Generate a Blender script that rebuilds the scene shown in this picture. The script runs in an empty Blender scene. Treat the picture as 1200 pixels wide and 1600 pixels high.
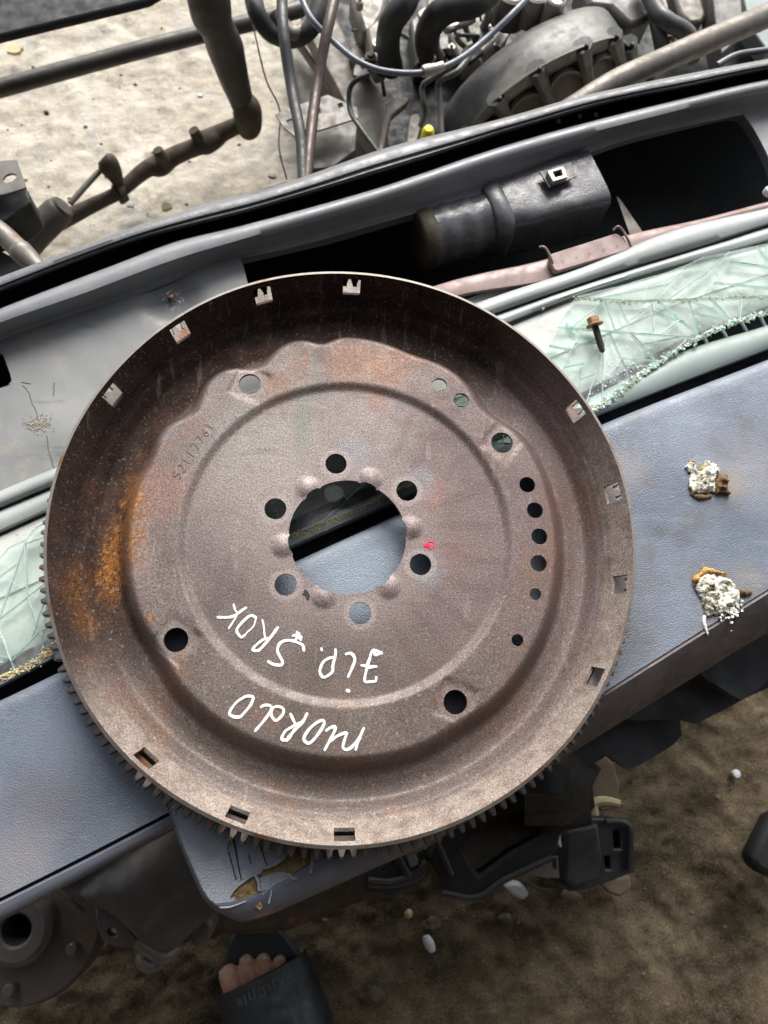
import bpy, bmesh, math, random
import numpy as np
from mathutils import Vector, Matrix, noise as mnoise
from mathutils.geometry import delaunay_2d_cdt

random.seed(7); RNG = np.random.default_rng(7)
SC = bpy.context.scene
COL = SC.collection
R = math.radians

# ------------------------------------------------------------------ camera
FPX = 1180.0                       # focal length in pixels of the 1200 x 1600 photograph
HZ = 0.5235                         # height of the flywheel hub above the ground
_a, _b = -0.275, 0.0852
_hub = np.array([-.0259, -.0175, -.5398])
_n = np.array([math.sin(_b), -math.sin(_a)*math.cos(_b), math.cos(_a)*math.cos(_b)])
_x = np.array([1., 0, 0]) - _n*_n[0]; _x /= np.linalg.norm(_x)
M = np.array([_x, np.cross(_n, _x), _n])
CAM = np.array([0, 0, HZ]) - M @ _hub

cd = bpy.data.cameras.new('camera')
cam = bpy.data.objects.new('camera', cd); COL.objects.link(cam)
mw = Matrix([list(M[0])+[CAM[0]], list(M[1])+[CAM[1]], list(M[2])+[CAM[2]], [0, 0, 0, 1]])
cam.matrix_world = mw
cd.sensor_fit = 'VERTICAL'; cd.sensor_height = 32.0; cd.sensor_width = 24.0
cd.lens = 32.0*FPX/1600
cd.clip_start = .02; cd.clip_end = 400
cd.dof.use_dof = True; cd.dof.focus_distance = .53; cd.dof.aperture_fstop = cd.lens/2.6
SC.camera = cam

# ------------------------------------------------------------------ world, sun, exposure
SUN_EL, SUN_AZ = 38, 5              # the open side of the yard lies beyond the car parts
w = bpy.data.worlds.new('World'); SC.world = w; w.use_nodes = True
nt = w.node_tree; bg = nt.nodes['Background']
sky = nt.nodes.new('ShaderNodeTexSky'); sky.sky_type = 'NISHITA'; sky.sun_disc = False
sky.sun_elevation = R(SUN_EL); sky.sun_rotation = R(SUN_AZ)
sky.air_density = 1.0; sky.dust_density = 3.5; sky.ozone_density = 1.0
hs = nt.nodes.new('ShaderNodeHueSaturation'); hs.inputs['Saturation'].default_value = .45      # thin high cloud
nt.links.new(sky.outputs[0], hs.inputs['Color']); nt.links.new(hs.outputs[0], bg.inputs[0]); bg.inputs[1].default_value = 0.15
sd = bpy.data.lights.new('sun', 'SUN'); sd.energy = 2.4; sd.angle = R(40); sd.color = (1, .97, .93)
sun = bpy.data.objects.new('sun', sd); COL.objects.link(sun)
dirv = Vector((math.sin(R(SUN_AZ))*math.cos(R(SUN_EL)), math.cos(R(SUN_AZ))*math.cos(R(SUN_EL)), math.sin(R(SUN_EL))))
sun.rotation_euler = dirv.to_track_quat('Z', 'Y').to_euler()
SC.view_settings.view_transform = 'Standard'; SC.view_settings.look = 'None'
SC.view_settings.exposure = 0.85; SC.view_settings.gamma = 1
try:
    SC.cycles.max_bounces = 8; SC.cycles.transparent_max_bounces = 16
    SC.cycles.caustics_reflective = False; SC.cycles.caustics_refractive = False
except Exception: pass

# ------------------------------------------------------------------ geometry helpers
def at(px, py, z):
    d = M @ np.array([(px-600)/FPX, (800-py)/FPX, -1.])
    p = CAM + d*(z-CAM[2])/d[2]
    return Vector(p.tolist())
def tag(o, label=None, cat=None, group=None, kind=None):
    if label: o['label'] = label
    if cat: o['category'] = cat
    if group: o['group'] = group
    if kind: o['kind'] = kind
    return o
def empty(name, loc, label, cat, group=None):
    o = bpy.data.objects.new(name, None); COL.objects.link(o); o.location = loc
    o.empty_display_size = .02
    return tag(o, label, cat, group)
def finish(name, me, mats, parent=None, smooth=True, bevel=0, seg=2, angle=40, subd=0):
    """link a mesh built in world coordinates; under a parent it is moved to the parent's space"""
    if not isinstance(mats, (list, tuple)): mats = [mats]
    for m in mats: me.materials.append(m)
    if smooth: me.polygons.foreach_set('use_smooth', [True]*len(me.polygons))
    o = bpy.data.objects.new(name, me); COL.objects.link(o)
    if parent is not None:
        o.parent = parent
        p = Vector((0, 0, 0)); q = parent
        while q is not None: p += q.location; q = q.parent
        me.transform(Matrix.Translation(-p))
    if bevel:
        b = o.modifiers.new('bevel', 'BEVEL'); b.width = bevel; b.segments = seg; b.limit_method = 'ANGLE'; b.angle_limit = R(35)
        b.harden_normals = False
    if subd:
        s = o.modifiers.new('sub', 'SUBSURF'); s.levels = subd; s.render_levels = subd
    if smooth and not subd:
        try: me.set_sharp_from_angle(angle=R(angle))
        except Exception: pass
    return o
def mesh(name, v, f):
    me = bpy.data.meshes.new(name); me.from_pydata([tuple(map(float, p)) for p in v], [], [tuple(map(int, q)) for q in f]); me.update()
    return me
class MB:
    def __init__(s): s.v = []; s.f = []; s.m = []
    def add(s, v, f, mi=0):
        n = len(s.v); s.v += [tuple(p) for p in v]; s.f += [tuple(i+n for i in q) for q in f]; s.m += [mi]*len(f); return s
    def box(s, c, sz, rot=None, mi=0):
        x, y, z = sz[0]/2, sz[1]/2, sz[2]/2
        pts = [Vector((a*x, b*y, d*z)) for d in (-1, 1) for a, b in ((-1, -1), (1, -1), (1, 1), (-1, 1))]
        if rot is not None: pts = [rot @ p for p in pts]
        c = Vector(c)
        return s.add([p+c for p in pts], [(3, 2, 1, 0), (4, 5, 6, 7), (0, 1, 5, 4), (1, 2, 6, 5), (2, 3, 7, 6), (3, 0, 4, 7)], mi)
    def lathe(s, prof, c=(0, 0, 0), rot=None, n=24, mi=0, a0=0, a1=2*math.pi):
        """prof: list of (r, z)"""
        full = abs(a1-a0-2*math.pi) < 1e-6; k = n if full else n+1
        V = []
        for r, z in prof:
            for i in range(k):
                t = a0+(a1-a0)*i/n; p = Vector((r*math.cos(t), r*math.sin(t), z))
                if rot is not None: p = rot @ p
                V.append(p+Vector(c))
        F = []
        for j in range(len(prof)-1):
            for i in range(n):
                i2 = (i+1) % k
                F.append((j*k+i, j*k+i2, (j+1)*k+i2, (j+1)*k+i))
        return s.add(V, F, mi)
    def tube(s, pts, rad, n=12, mi=0, cap=True, wob=0):
        pts = [Vector(p) for p in pts]; m = len(pts)
        rad = [rad]*m if not isinstance(rad, (list, tuple)) else list(rad)
        V = []; up = Vector((0, 0, 1)); prev = None
        for i, p in enumerate(pts):
            t = (pts[min(i+1, m-1)]-pts[max(i-1, 0)]).normalized()
            if prev is None:
                a = up if abs(t.dot(up)) < .9 else Vector((1, 0, 0)); u = t.cross(a).normalized()
            else:
                u = (prev - t*prev.dot(t)).normalized()
            prev = u; v = t.cross(u)
            for k in range(n):
                th = 2*math.pi*k/n
                r = rad[i]*(1+wob*mnoise.noise(p*60+Vector((math.cos(th), math.sin(th), 0))*.7)) if wob else rad[i]
                V.append(p+(u*math.cos(th)+v*math.sin(th))*r)
        F = [(i*n+k, i*n+(k+1) % n, (i+1)*n+(k+1) % n, (i+1)*n+k) for i in range(m-1) for k in range(n)]
        if cap: F += [tuple(range(n))[::-1], tuple((m-1)*n+k for k in range(n))]
        return s.add(V, F, mi)
    def build(s, name, mats, parent=None, **k):
        me = mesh(name, s.v, s.f)
        if any(s.m): me.polygons.foreach_set('material_index', s.m)
        bm = bmesh.new(); bm.from_mesh(me); bmesh.ops.recalc_face_normals(bm, faces=bm.faces); bm.to_mesh(me); bm.free()
        return finish(name, me, mats, parent, **k)
def spl(pts, per=8):
    """Catmull-Rom through points of any dimension"""
    P = [np.array(p, float) for p in pts]; out = []
    P = [2*P[0]-P[1]] + P + [2*P[-1]-P[-2]]
    for i in range(1, len(P)-2):
        for k in range(per):
            t = k/per
            out.append(.5*((2*P[i])+(-P[i-1]+P[i+1])*t+(2*P[i-1]-5*P[i]+4*P[i+1]-P[i+2])*t*t+(-P[i-1]+3*P[i]-3*P[i+1]+P[i+2])*t**3))
    out.append(P[-2]); return out
def hose(pp, r, name, mat, parent=None, per=8, n=12, wob=.03, **k):
    """pp: (px, py, z) or (px, py, z, r) points of the centre line"""
    q = spl(pp, per); rad = [p[3] for p in q] if len(pp[0]) > 3 else r
    return MB().tube([at(p[0], p[1], p[2]) for p in q], rad, n=n, wob=wob).build(name, mat, parent, **k)
def yfun(pts):
    x = np.array([p[0] for p in pts], float); y = np.array([p[1] for p in pts], float)
    d = np.diff(y)/np.diff(x); m = np.zeros(len(x)); m[0] = d[0]; m[-1] = d[-1]
    m[1:-1] = (d[:-1]*np.diff(x)[1:]+d[1:]*np.diff(x)[:-1])/(np.diff(x)[:-1]+np.diff(x)[1:])
    def f(q):
        q = np.asarray(q, float); i = np.clip(np.searchsorted(x, q)-1, 0, len(x)-2)
        h = x[i+1]-x[i]; t = (q-x[i])/h; t = np.clip(t, -5, 6)
        lin = (t < 0) | (t > 1); tc = np.clip(t, 0, 1)
        v = (2*tc**3-3*tc**2+1)*y[i]+(tc**3-2*tc**2+tc)*h*m[i]+(-2*tc**3+3*tc**2)*y[i+1]+(tc**3-tc**2)*h*m[i+1]
        v = np.where(t < 0, y[0]+(q-x[0])*m[0], v); v = np.where(t > 1, y[-1]+(q-x[-1])*m[-1], v)
        return v
    return f
def loft(name, rows, xs, mat, parent=None, noise=0, nscale=40, **k):
    """rows: (curve function y(x), z) from far to near; a strip that follows edges right across"""
    V = []; n = len(xs)
    for fn, z in rows:
        ys = fn(xs)
        for x, y in zip(xs, ys):
            p = at(x, y, z(x) if callable(z) else z)
            if noise: p = p+Vector((0, 0, noise*mnoise.noise(p*nscale)))
            V.append(p)
    F = [(j*n+i, j*n+i+1, (j+1)*n+i+1, (j+1)*n+i) for j in range(len(rows)-1) for i in range(n-1)]
    me = mesh(name, V, F)
    bm = bmesh.new(); bm.from_mesh(me); bmesh.ops.recalc_face_normals(bm, faces=bm.faces); bm.to_mesh(me); bm.free()
    return finish(name, me, mat, parent, **k)
def lerpf(f, g, t): return lambda x: f(x)*(1-t)+g(x)*t
def poly_fill(V2, holes=(), grid=0, extra=()):
    """triangulate a 2D polygon with holes; returns verts, tris, boundary loops"""
    pts = [Vector(p) for p in V2]; edges = [(i, (i+1) % len(V2)) for i in range(len(V2))]
    for h in holes:
        n = len(pts); pts += [Vector(p) for p in h]; edges += [(n+i, n+(i+1) % len(h)) for i in range(len(h))]
    def inside(p, L):
        x, y = p; c = False; j = len(L)-1
        for i in range(len(L)):
            xi, yi = L[i]; xj, yj = L[j]
            if (yi > y) != (yj > y) and x < (xj-xi)*(y-yi)/(yj-yi)+xi: c = not c
            j = i
        return c
    A = [tuple(p) for p in V2]; H = [[tuple(q) for q in h] for h in holes]
    if grid:
        xs = [p[0] for p in A]; ys = [p[1] for p in A]
        x = min(xs)
        while x < max(xs):
            y = min(ys)
            while y < max(ys):
                q = (x+random.uniform(-.2, .2)*grid, y+random.uniform(-.2, .2)*grid)
                if inside(q, A) and not any(inside(q, h) for h in H): pts.append(Vector(q))
                y += grid
            x += grid
    vo, eo, fo, *_ = delaunay_2d_cdt(pts, edges, [], 0, 1e-7)
    fo = [f for f in fo if (lambda c: inside(c, A) and not any(inside(c, h) for h in H))((sum(vo[i][0] for i in f)/3, sum(vo[i][1] for i in f)/3))]
    return vo, fo
def slab(name, poly, z, th, mat, parent=None, holes=(), grid=0, zf=None, pix=True, bevel=0, **k):
    """a plate with real thickness; its outline given in photo pixels at height z (or world xy); zf(x, y) adds relief"""
    W = (lambda L: [tuple(at(p[0], p[1], z)[:2]) for p in L]) if pix else (lambda L: L)
    vo, fo = poly_fill(W(poly), [W(h) for h in holes], grid)
    n = len(vo); zz = [z+(zf(v[0], v[1]) if zf else 0) for v in vo]
    V = [(v[0], v[1], q) for v, q in zip(vo, zz)]+[(v[0], v[1], (q-th)) for v, q in zip(vo, zz)]
    F = []; ed = {}
    for f in fo:
        a = [vo[i] for i in f]
        if (a[1][0]-a[0][0])*(a[2][1]-a[0][1])-(a[1][1]-a[0][1])*(a[2][0]-a[0][0]) < 0: f = f[::-1]
        F.append(tuple(f)); F.append(tuple(i+n for i in f[::-1]))
        for i in range(3): ed[(f[i], f[(i+1) % 3])] = 1
    for (p, q) in ed:
        if (q, p) not in ed: F.append((q, p, p+n, q+n))
    me = mesh(name, V, F)
    if bevel:
        bm = bmesh.new(); bm.from_mesh(me)
        bmesh.ops.dissolve_limit(bm, angle_limit=R(1), verts=bm.verts, edges=bm.edges); bm.to_mesh(me); bm.free()
    return finish(name, me, mat, parent, bevel=bevel, **k)

# ------------------------------------------------------------------ material helpers
class G:
    def __init__(s, name, rough=.6, metal=0., spec=.5, col=(.2, .2, .2)):
        s.mat = bpy.data.materials.new(name); s.mat.use_nodes = True; s.t = s.mat.node_tree; s.N = s.t.nodes; s.L = s.t.links
        s.b = s.N['Principled BSDF']; s.out = s.N['Material Output']
        s.set('Roughness', rough); s.set('Metallic', metal); s.set('Specular IOR Level', spec); s.set('Base Color', col)
        s.tc = s.N.new('ShaderNodeTexCoord').outputs['Object']
    def inp(s, sock, v):
        if isinstance(v, bpy.types.NodeSocket): s.L.new(v, sock)
        elif isinstance(v, (tuple, list)) and len(v) == 3 and sock.type == 'RGBA': sock.default_value = (*v, 1)
        else: sock.default_value = v
    def set(s, k, v): s.inp(s.b.inputs[k], v)
    def noise(s, scale, detail=4, rough=.55, co=None, dist=0.):
        n = s.N.new('ShaderNodeTexNoise'); s.L.new(co or s.tc, n.inputs['Vector'])
        n.inputs['Scale'].default_value = scale; n.inputs['Detail'].default_value = detail
        n.inputs['Roughness'].default_value = rough; n.inputs['Distortion'].default_value = dist
        return n.outputs[0]
    def vor(s, scale, feat='F1', co=None, out=0):
        n = s.N.new('ShaderNodeTexVoronoi'); n.feature = feat; s.L.new(co or s.tc, n.inputs['Vector']); n.inputs['Scale'].default_value = scale
        return n.outputs[out]
    def scale(s, v, rot=0):
        n = s.N.new('ShaderNodeMapping'); s.L.new(s.tc, n.inputs[0]); n.inputs['Scale'].default_value = v
        n.inputs['Rotation'].default_value = (0, 0, rot); return n.outputs[0]
    def m(s, op, a, b=0., c=None, clamp=False):
        n = s.N.new('ShaderNodeMath'); n.operation = op; n.use_clamp = clamp
        s.inp(n.inputs[0], a); s.inp(n.inputs[1], b)
        if c is not None: s.inp(n.inputs[2], c)
        return n.outputs[0]
    def vm(s, op, a, b, out=0):
        n = s.N.new('ShaderNodeVectorMath'); n.operation = op; s.inp(n.inputs[0], a); s.inp(n.inputs[1], b); return n.outputs[out]
    def ss(s, v, a, b, lo=0., hi=1.):
        n = s.N.new('ShaderNodeMapRange'); n.interpolation_type = 'SMOOTHSTEP'; s.inp(n.inputs[0], v)
        n.inputs[1].default_value = a; n.inputs[2].default_value = b; n.inputs[3].default_value = lo; n.inputs[4].default_value = hi
        return n.outputs[0]
    def mix(s, f, a, b, mode='MIX'):
        n = s.N.new('ShaderNodeMix'); n.data_type = 'RGBA'; n.blend_type = mode; s.inp(n.inputs[0], f); s.inp(n.inputs[6], a); s.inp(n.inputs[7], b)
        return n.outputs[2]
    def ramp(s, f, stops):
        n = s.N.new('ShaderNodeValToRGB'); s.inp(n.inputs[0], f); e = n.color_ramp.elements
        while len(e) < len(stops): e.new(.5)
        for k, (p, c) in enumerate(stops): e[k].position = p; e[k].color = (*c, 1)
        return n.outputs[0]
    def blob(s, c, r0, r1, warp=.012, ws=60, sc=(1, 1, 1), co=None):
        """1 inside r0, 0 beyond r1, with a ragged edge"""
        d = s.vm('SUBTRACT', co or s.tc, tuple(c)); d = s.vm('MULTIPLY', d, sc); l = s.vm('LENGTH', d, (0, 0, 0), 1)
        l = s.m('ADD', l, s.m('MULTIPLY', s.m('SUBTRACT', s.noise(ws, 5, .65), .5), warp*2)); return s.ss(l, r0, r1, 1., 0.)
    def bump(s, h, strength=.3, dist=.001):
        n = s.N.new('ShaderNodeBump'); s.inp(n.inputs['Height'], h); n.inputs['Strength'].default_value = strength; n.inputs['Distance'].default_value = dist
        s.L.new(n.outputs[0], s.b.inputs['Normal']); return n
def simple(name, col, rough=.6, metal=0., var=.35, dust=0., dustcol=(.3, .27, .22), sc=60, bump=.15, rust=0., spec=.5, grain=600):
    g = G(name, rough, metal, spec)
    c = g.mix(g.noise(sc, 6, .65), tuple(x*(1-var) for x in col), tuple(min(1, x*(1+var)) for x in col))
    if rust: c = g.mix(g.ss(g.noise(sc*.6, 6, .7), .62-rust*.25, .75-rust*.2), c, g.mix(g.noise(300, 3), (.12, .035, .012), (.28, .11, .04)))
    if dust: c = g.mix(g.m('MULTIPLY', g.ss(g.noise(sc*.35, 8, .7), .35, .75), dust), c, dustcol)
    g.set('Base Color', c); g.set('Roughness', g.ss(g.noise(sc*1.7, 5), .3, .7, max(.05, rough-.15), min(1, rough+.15)))
    if bump: g.bump(g.m('ADD', g.noise(grain, 3), g.m('MULTIPLY', g.noise(sc*2, 5), 2)), bump, .0006)
    return g.mat

# ------------------------------------------------------------------ materials
def mat_ground():
    g = G('yard_dirt', rough=.95, spec=.2)
    n1 = g.noise(5, 8, .62); n2 = g.noise(28, 8, .68); n3 = g.noise(140, 6, .7)
    dry = g.ramp(n1, [(.3, (.42, .37, .29)), (.5, (.54, .495, .41)), (.68, (.64, .60, .52))])
    dry = g.mix(g.ss(n2, .44, .68, 0, .6), dry, (.24, .20, .15)); dry = g.mix(g.ss(n3, .5, .75, 0, .45), dry, (.70, .66, .58))
    dry = g.mix(g.ss(g.noise(13, 6, .7), .56, .66, 0, .6), dry, (.36, .36, .35))
    oily = g.ramp(g.noise(9, 9, .68), [(.30, (.035, .029, .018)), (.46, (.090, .070, .043)), (.6, (.15, .12, .076)), (.74, (.21, .17, .112))])
    n4 = g.noise(420, 3, .8); oily = g.mix(g.ss(n4, .52, .66, 0, .75), oily, (.22, .175, .115)); oily = g.mix(g.ss(g.noise(330, 3, .8), .54, .66, 0, .8), oily, (.014, .011, .007))
    oily = g.mix(g.ss(n2, .52, .7, 0, .6), oily, (.03, .024, .014)); oily = g.mix(g.ss(n3, .58, .78, 0, .7), oily, (.17, .13, .085))
    sp = g.N.new('ShaderNodeSeparateXYZ'); g.L.new(g.tc, sp.inputs[0])
    y = g.m('ADD', sp.outputs[1], g.m('MULTIPLY', g.m('SUBTRACT', n1, .5), .35))
    c = g.mix(g.ss(y, .12, .38), oily, dry)
    g.set('Base Color', c)
    h = g.m('ADD', g.m('MULTIPLY', g.noise(60, 8, .7), 3), g.noise(400, 4, .7)); g.bump(h, .5, .004)
    return g.mat
def mat_plate(kind='disc'):
    g = G('rusty_pressed_steel_'+kind, rough=.5, metal=.0, spec=.5)
    sp = g.N.new('ShaderNodeSeparateXYZ'); g.L.new(g.tc, sp.inputs[0]); X, Y, Z = sp.outputs
    r = g.m('SQRT', g.m('ADD', g.m('MULTIPLY', X, X), g.m('MULTIPLY', Y, Y)))
    big = g.noise(16, 6, .6); mid = g.noise(70, 6, .65)
    grain = g.noise(900, 2, .8); grain2 = g.noise(420, 3, .7)
    base = g.ramp(big, [(.30, (.098, .074, .066)), (.44, (.150, .118, .106)), (.58, (.195, .160, .145)), (.74, (.215, .18, .162))])
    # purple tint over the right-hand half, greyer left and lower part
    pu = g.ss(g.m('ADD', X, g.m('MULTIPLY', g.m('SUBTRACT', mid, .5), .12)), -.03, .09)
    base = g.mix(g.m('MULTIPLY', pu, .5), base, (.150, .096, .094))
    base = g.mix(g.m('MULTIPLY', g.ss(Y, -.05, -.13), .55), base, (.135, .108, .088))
    # pale scuffed area around the hub and on its upper left
    base = g.mix(g.m('MULTIPLY', g.blob((-.055, .07, 0), .015, .075), .75), base, (.30, .27, .24))
    base = g.mix(g.m('MULTIPLY', g.blob((0, 0, 0), .045, .085, .014, 35), .45), base, (.34, .275, .26))
    base = g.mix(g.m('MULTIPLY', g.blob((-.07, .02, 0), .01, .07), .4), base, (.33, .29, .27))
    base = g.mix(g.m('MULTIPLY', g.blob((.02, .09, 0), .01, .05), .5), base, (.33, .285, .265))
    # rays of darker purple fanning to the upper right
    ang = g.m('ARCTAN2', Y, X)
    ray = g.m('SINE', g.m('ADD', g.m('MULTIPLY', ang, 26), g.m('MULTIPLY', big, 9)))
    raym = g.m('MULTIPLY', g.m('MULTIPLY', g.ss(ray, .1, .9), g.ss(r, .06, .075)), g.m('MULTIPLY', g.ss(r, .105, .118, 1, 0), g.ss(X, .0, .05)))
    base = g.mix(g.m('MULTIPLY', raym, .45), base, (.135, .08, .08))
    # brown patches on the web
    br = g.ss(g.noise(22, 6, .65, dist=.6), .52, .64)
    base = g.mix(g.m('MULTIPLY', g.m('MULTIPLY', br, g.ss(r, .118, .13)), .55), base, (.20, .115, .075))
    for c, a, b, q, colr in (((.0, .135, 0), .008, .03, .7, (.25, .13, .075)), ((.03, .133, 0), .006, .03, .7, (.27, .14, .08)), ((-.035, .128, 0), .004, .016, .5, (.24, .13, .08)),
                            ((-.055, .112, 0), .003, .022, .6, (.24, .12, .07)), ((.165, .03, 0), .008, .035, .6, (.16, .075, .045)), ((.155, -.02, 0), .008, .03, .5, (.17, .10, .06)),
                            ((-.135, .03, 0), .008, .035, .7, (.26, .14, .10)), ((-.147, -.02, 0), .003, .02, .5, (.3, .18, .13)), ((.062, .035, 0), .003, .018, .45, (.33, .17, .12)),
                            ((.075, -.01, 0), .003, .025, .35, (.27, .14, .11)), ((.0, -.11, 0), .003, .02, .35, (.24, .16, .11)), ((.02, .105, 0), .003, .014, .5, (.25, .13, .09))):
        base = g.mix(g.m('MULTIPLY', g.blob(c, a, b), q), base, colr)
    # greenish smear left by paint
    sm = g.m('MULTIPLY', g.blob((-.035, .085, 0), .004, .02, .007, 90, (1.9, .5, 1)), .55)
    base = g.mix(sm, base, (.17, .185, .155))
    base = g.mix(g.m('MULTIPLY', g.blob((-.028, .125, 0), .003, .012, .004, 90, (1.6, .4, 1)), .5), base, (.16, .175, .15))
    # heat-blue washer marks near the bolt holes
    for c in ((.052, .042, 0), (.058, -.024, 0), (.003, .063, 0)):
        base = g.mix(g.m('MULTIPLY', g.blob(c, .006, .017, .006, 120), .5), base, (.235, .25, .275))
    # clean rings pressed by the bolt heads
    for k in range(6):
        t = 1.7388-k*math.pi/3; c = (.0556*math.cos(t), .0556*math.sin(t), 0)
        base = g.mix(g.m('MULTIPLY', g.blob(c, .0105, .0128, .0012, 200, (1, 1, .3)), .6), base, (.36, .31, .275))
    for dg in (33, 123, 213, 303):
        c = (.1368*math.cos(R(dg)), .1368*math.sin(R(dg)), 0)
        base = g.mix(g.m('MULTIPLY', g.blob(c, .010, .015, .002, 150, (1, 1, .3)), .35), base, (.34, .28, .25))
    # dark brown shade painted into the wall and outer dish, upper left side
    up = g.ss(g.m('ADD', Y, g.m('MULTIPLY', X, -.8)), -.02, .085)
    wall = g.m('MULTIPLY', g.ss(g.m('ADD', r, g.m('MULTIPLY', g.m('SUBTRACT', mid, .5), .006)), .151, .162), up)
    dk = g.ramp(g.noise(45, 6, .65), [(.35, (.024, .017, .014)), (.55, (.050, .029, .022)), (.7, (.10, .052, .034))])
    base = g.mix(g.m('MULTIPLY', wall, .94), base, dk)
    # orange rust pooled at the left in the dish and creeping up the wall
    sx = g.N.new('ShaderNodeCombineXYZ'); g.L.new(X, sx.inputs[0]); g.L.new(g.m('MULTIPLY', Y, .32), sx.inputs[1])
    fine = g.noise(260, 5, .75)
    m1 = g.blob((-.153, .004, 0), .004, .016, .012, 110, co=sx.outputs[0]); m2 = g.blob((-.1655, -.006, 0), .004, .014, .012, 120, co=sx.outputs[0])
    rm = g.m('MAXIMUM', m1, m2); rm = g.m('MULTIPLY', rm, g.ss(fine, .36, .52))
    orange = g.ramp(g.noise(420, 4, .75), [(.3, (.10, .035, .010)), (.5, (.30, .125, .030)), (.7, (.50, .24, .06))])
    base = g.mix(g.m('MULTIPLY', rm, .95), base, orange)
    for c, a, b, q in (((-.172, -.062, 0), .002, .018, .6), ((-.178, -.095, 0), .001, .015, .7), ((-.185, -.045, 0), .001, .02, .45), ((-.118, -.103, 0), .001, .007, .7), ((-.112, -.15, 0), .001, .005, .6), ((-.176, -.03, 0), .001, .022, .5), ((-.155, .06, 0), .002, .02, .6), ((-.133, -.061, 0), .001, .007, .7), ((-.108, -.087, 0), .001, .006, .6)):
        base = g.mix(g.m('MULTIPLY', g.m('MULTIPLY', g.blob(c, a, b, .006, 130), g.ss(fine, .35, .55)), q), base, orange)
    # frontal light painted as a pale tone into the lower wall
    lit_wall = g.m('MULTIPLY', g.ss(g.m('ADD', r, g.m('MULTIPLY', g.m('SUBTRACT', mid, .5), .004)), .186, .191), g.ss(g.m('SUBTRACT', Y, g.m('MULTIPLY', X, .6)), .03, -.06))
    base = g.mix(g.m('MULTIPLY', lit_wall, .8), base, g.ramp(g.noise(60, 6, .7), [(.35, (.26, .20, .16)), (.55, (.42, .355, .30)), (.7, (.47, .41, .36))]))
    # salt and pepper grain all over
    gr = g.ramp(grain, [(.32, (.10, .10, .10)), (.5, (.48, .48, .48)), (.68, (.93, .93, .93))])
    base = g.mix(.75, base, gr, 'OVERLAY'); base = g.mix(1.0, base, (.79, .775, .785), 'MULTIPLY')
    s1 = g.noise(1, 7, .7, co=g.scale((18, 150, 20), .35)); base = g.mix(g.m('MULTIPLY', g.ss(s1, .54, .68), .35), base, (.075, .055, .048))
    s2 = g.noise(1, 7, .7, co=g.scale((150, 22, 20), .2)); base = g.mix(g.m('MULTIPLY', g.ss(s2, .58, .70), .28), base, (.34, .31, .29))
    s3 = g.noise(34, 8, .72, dist=.8); base = g.mix(g.m('MULTIPLY', g.ss(s3, .55, .66), .30), base, (.095, .065, .05))
    base = g.mix(g.m('MULTIPLY', g.ss(grain2, .58, .72), .35), base, (.46, .41, .38))
    base = g.mix(g.m('MULTIPLY', g.ss(g.noise(700, 2, .7), .56, .68), .5), base, (.05, .035, .03))
    g.set('Base Color', base)
    g.set('Roughness', g.m('ADD', g.ss(mid, .3, .7, .42, .62), g.m('MULTIPLY', wall, .28))); g.set('Metallic', .2); g.set('Specular IOR Level', g.m('SUBTRACT', .5, g.m('MULTIPLY', wall, .35)))
    g.bump(g.m('ADD', g.m('MULTIPLY', grain, .6), g.m('ADD', g.m('MULTIPLY', grain2, .8), g.m('MULTIPLY', mid, 1.2))), .35, .0006)
    return g.mat
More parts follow.
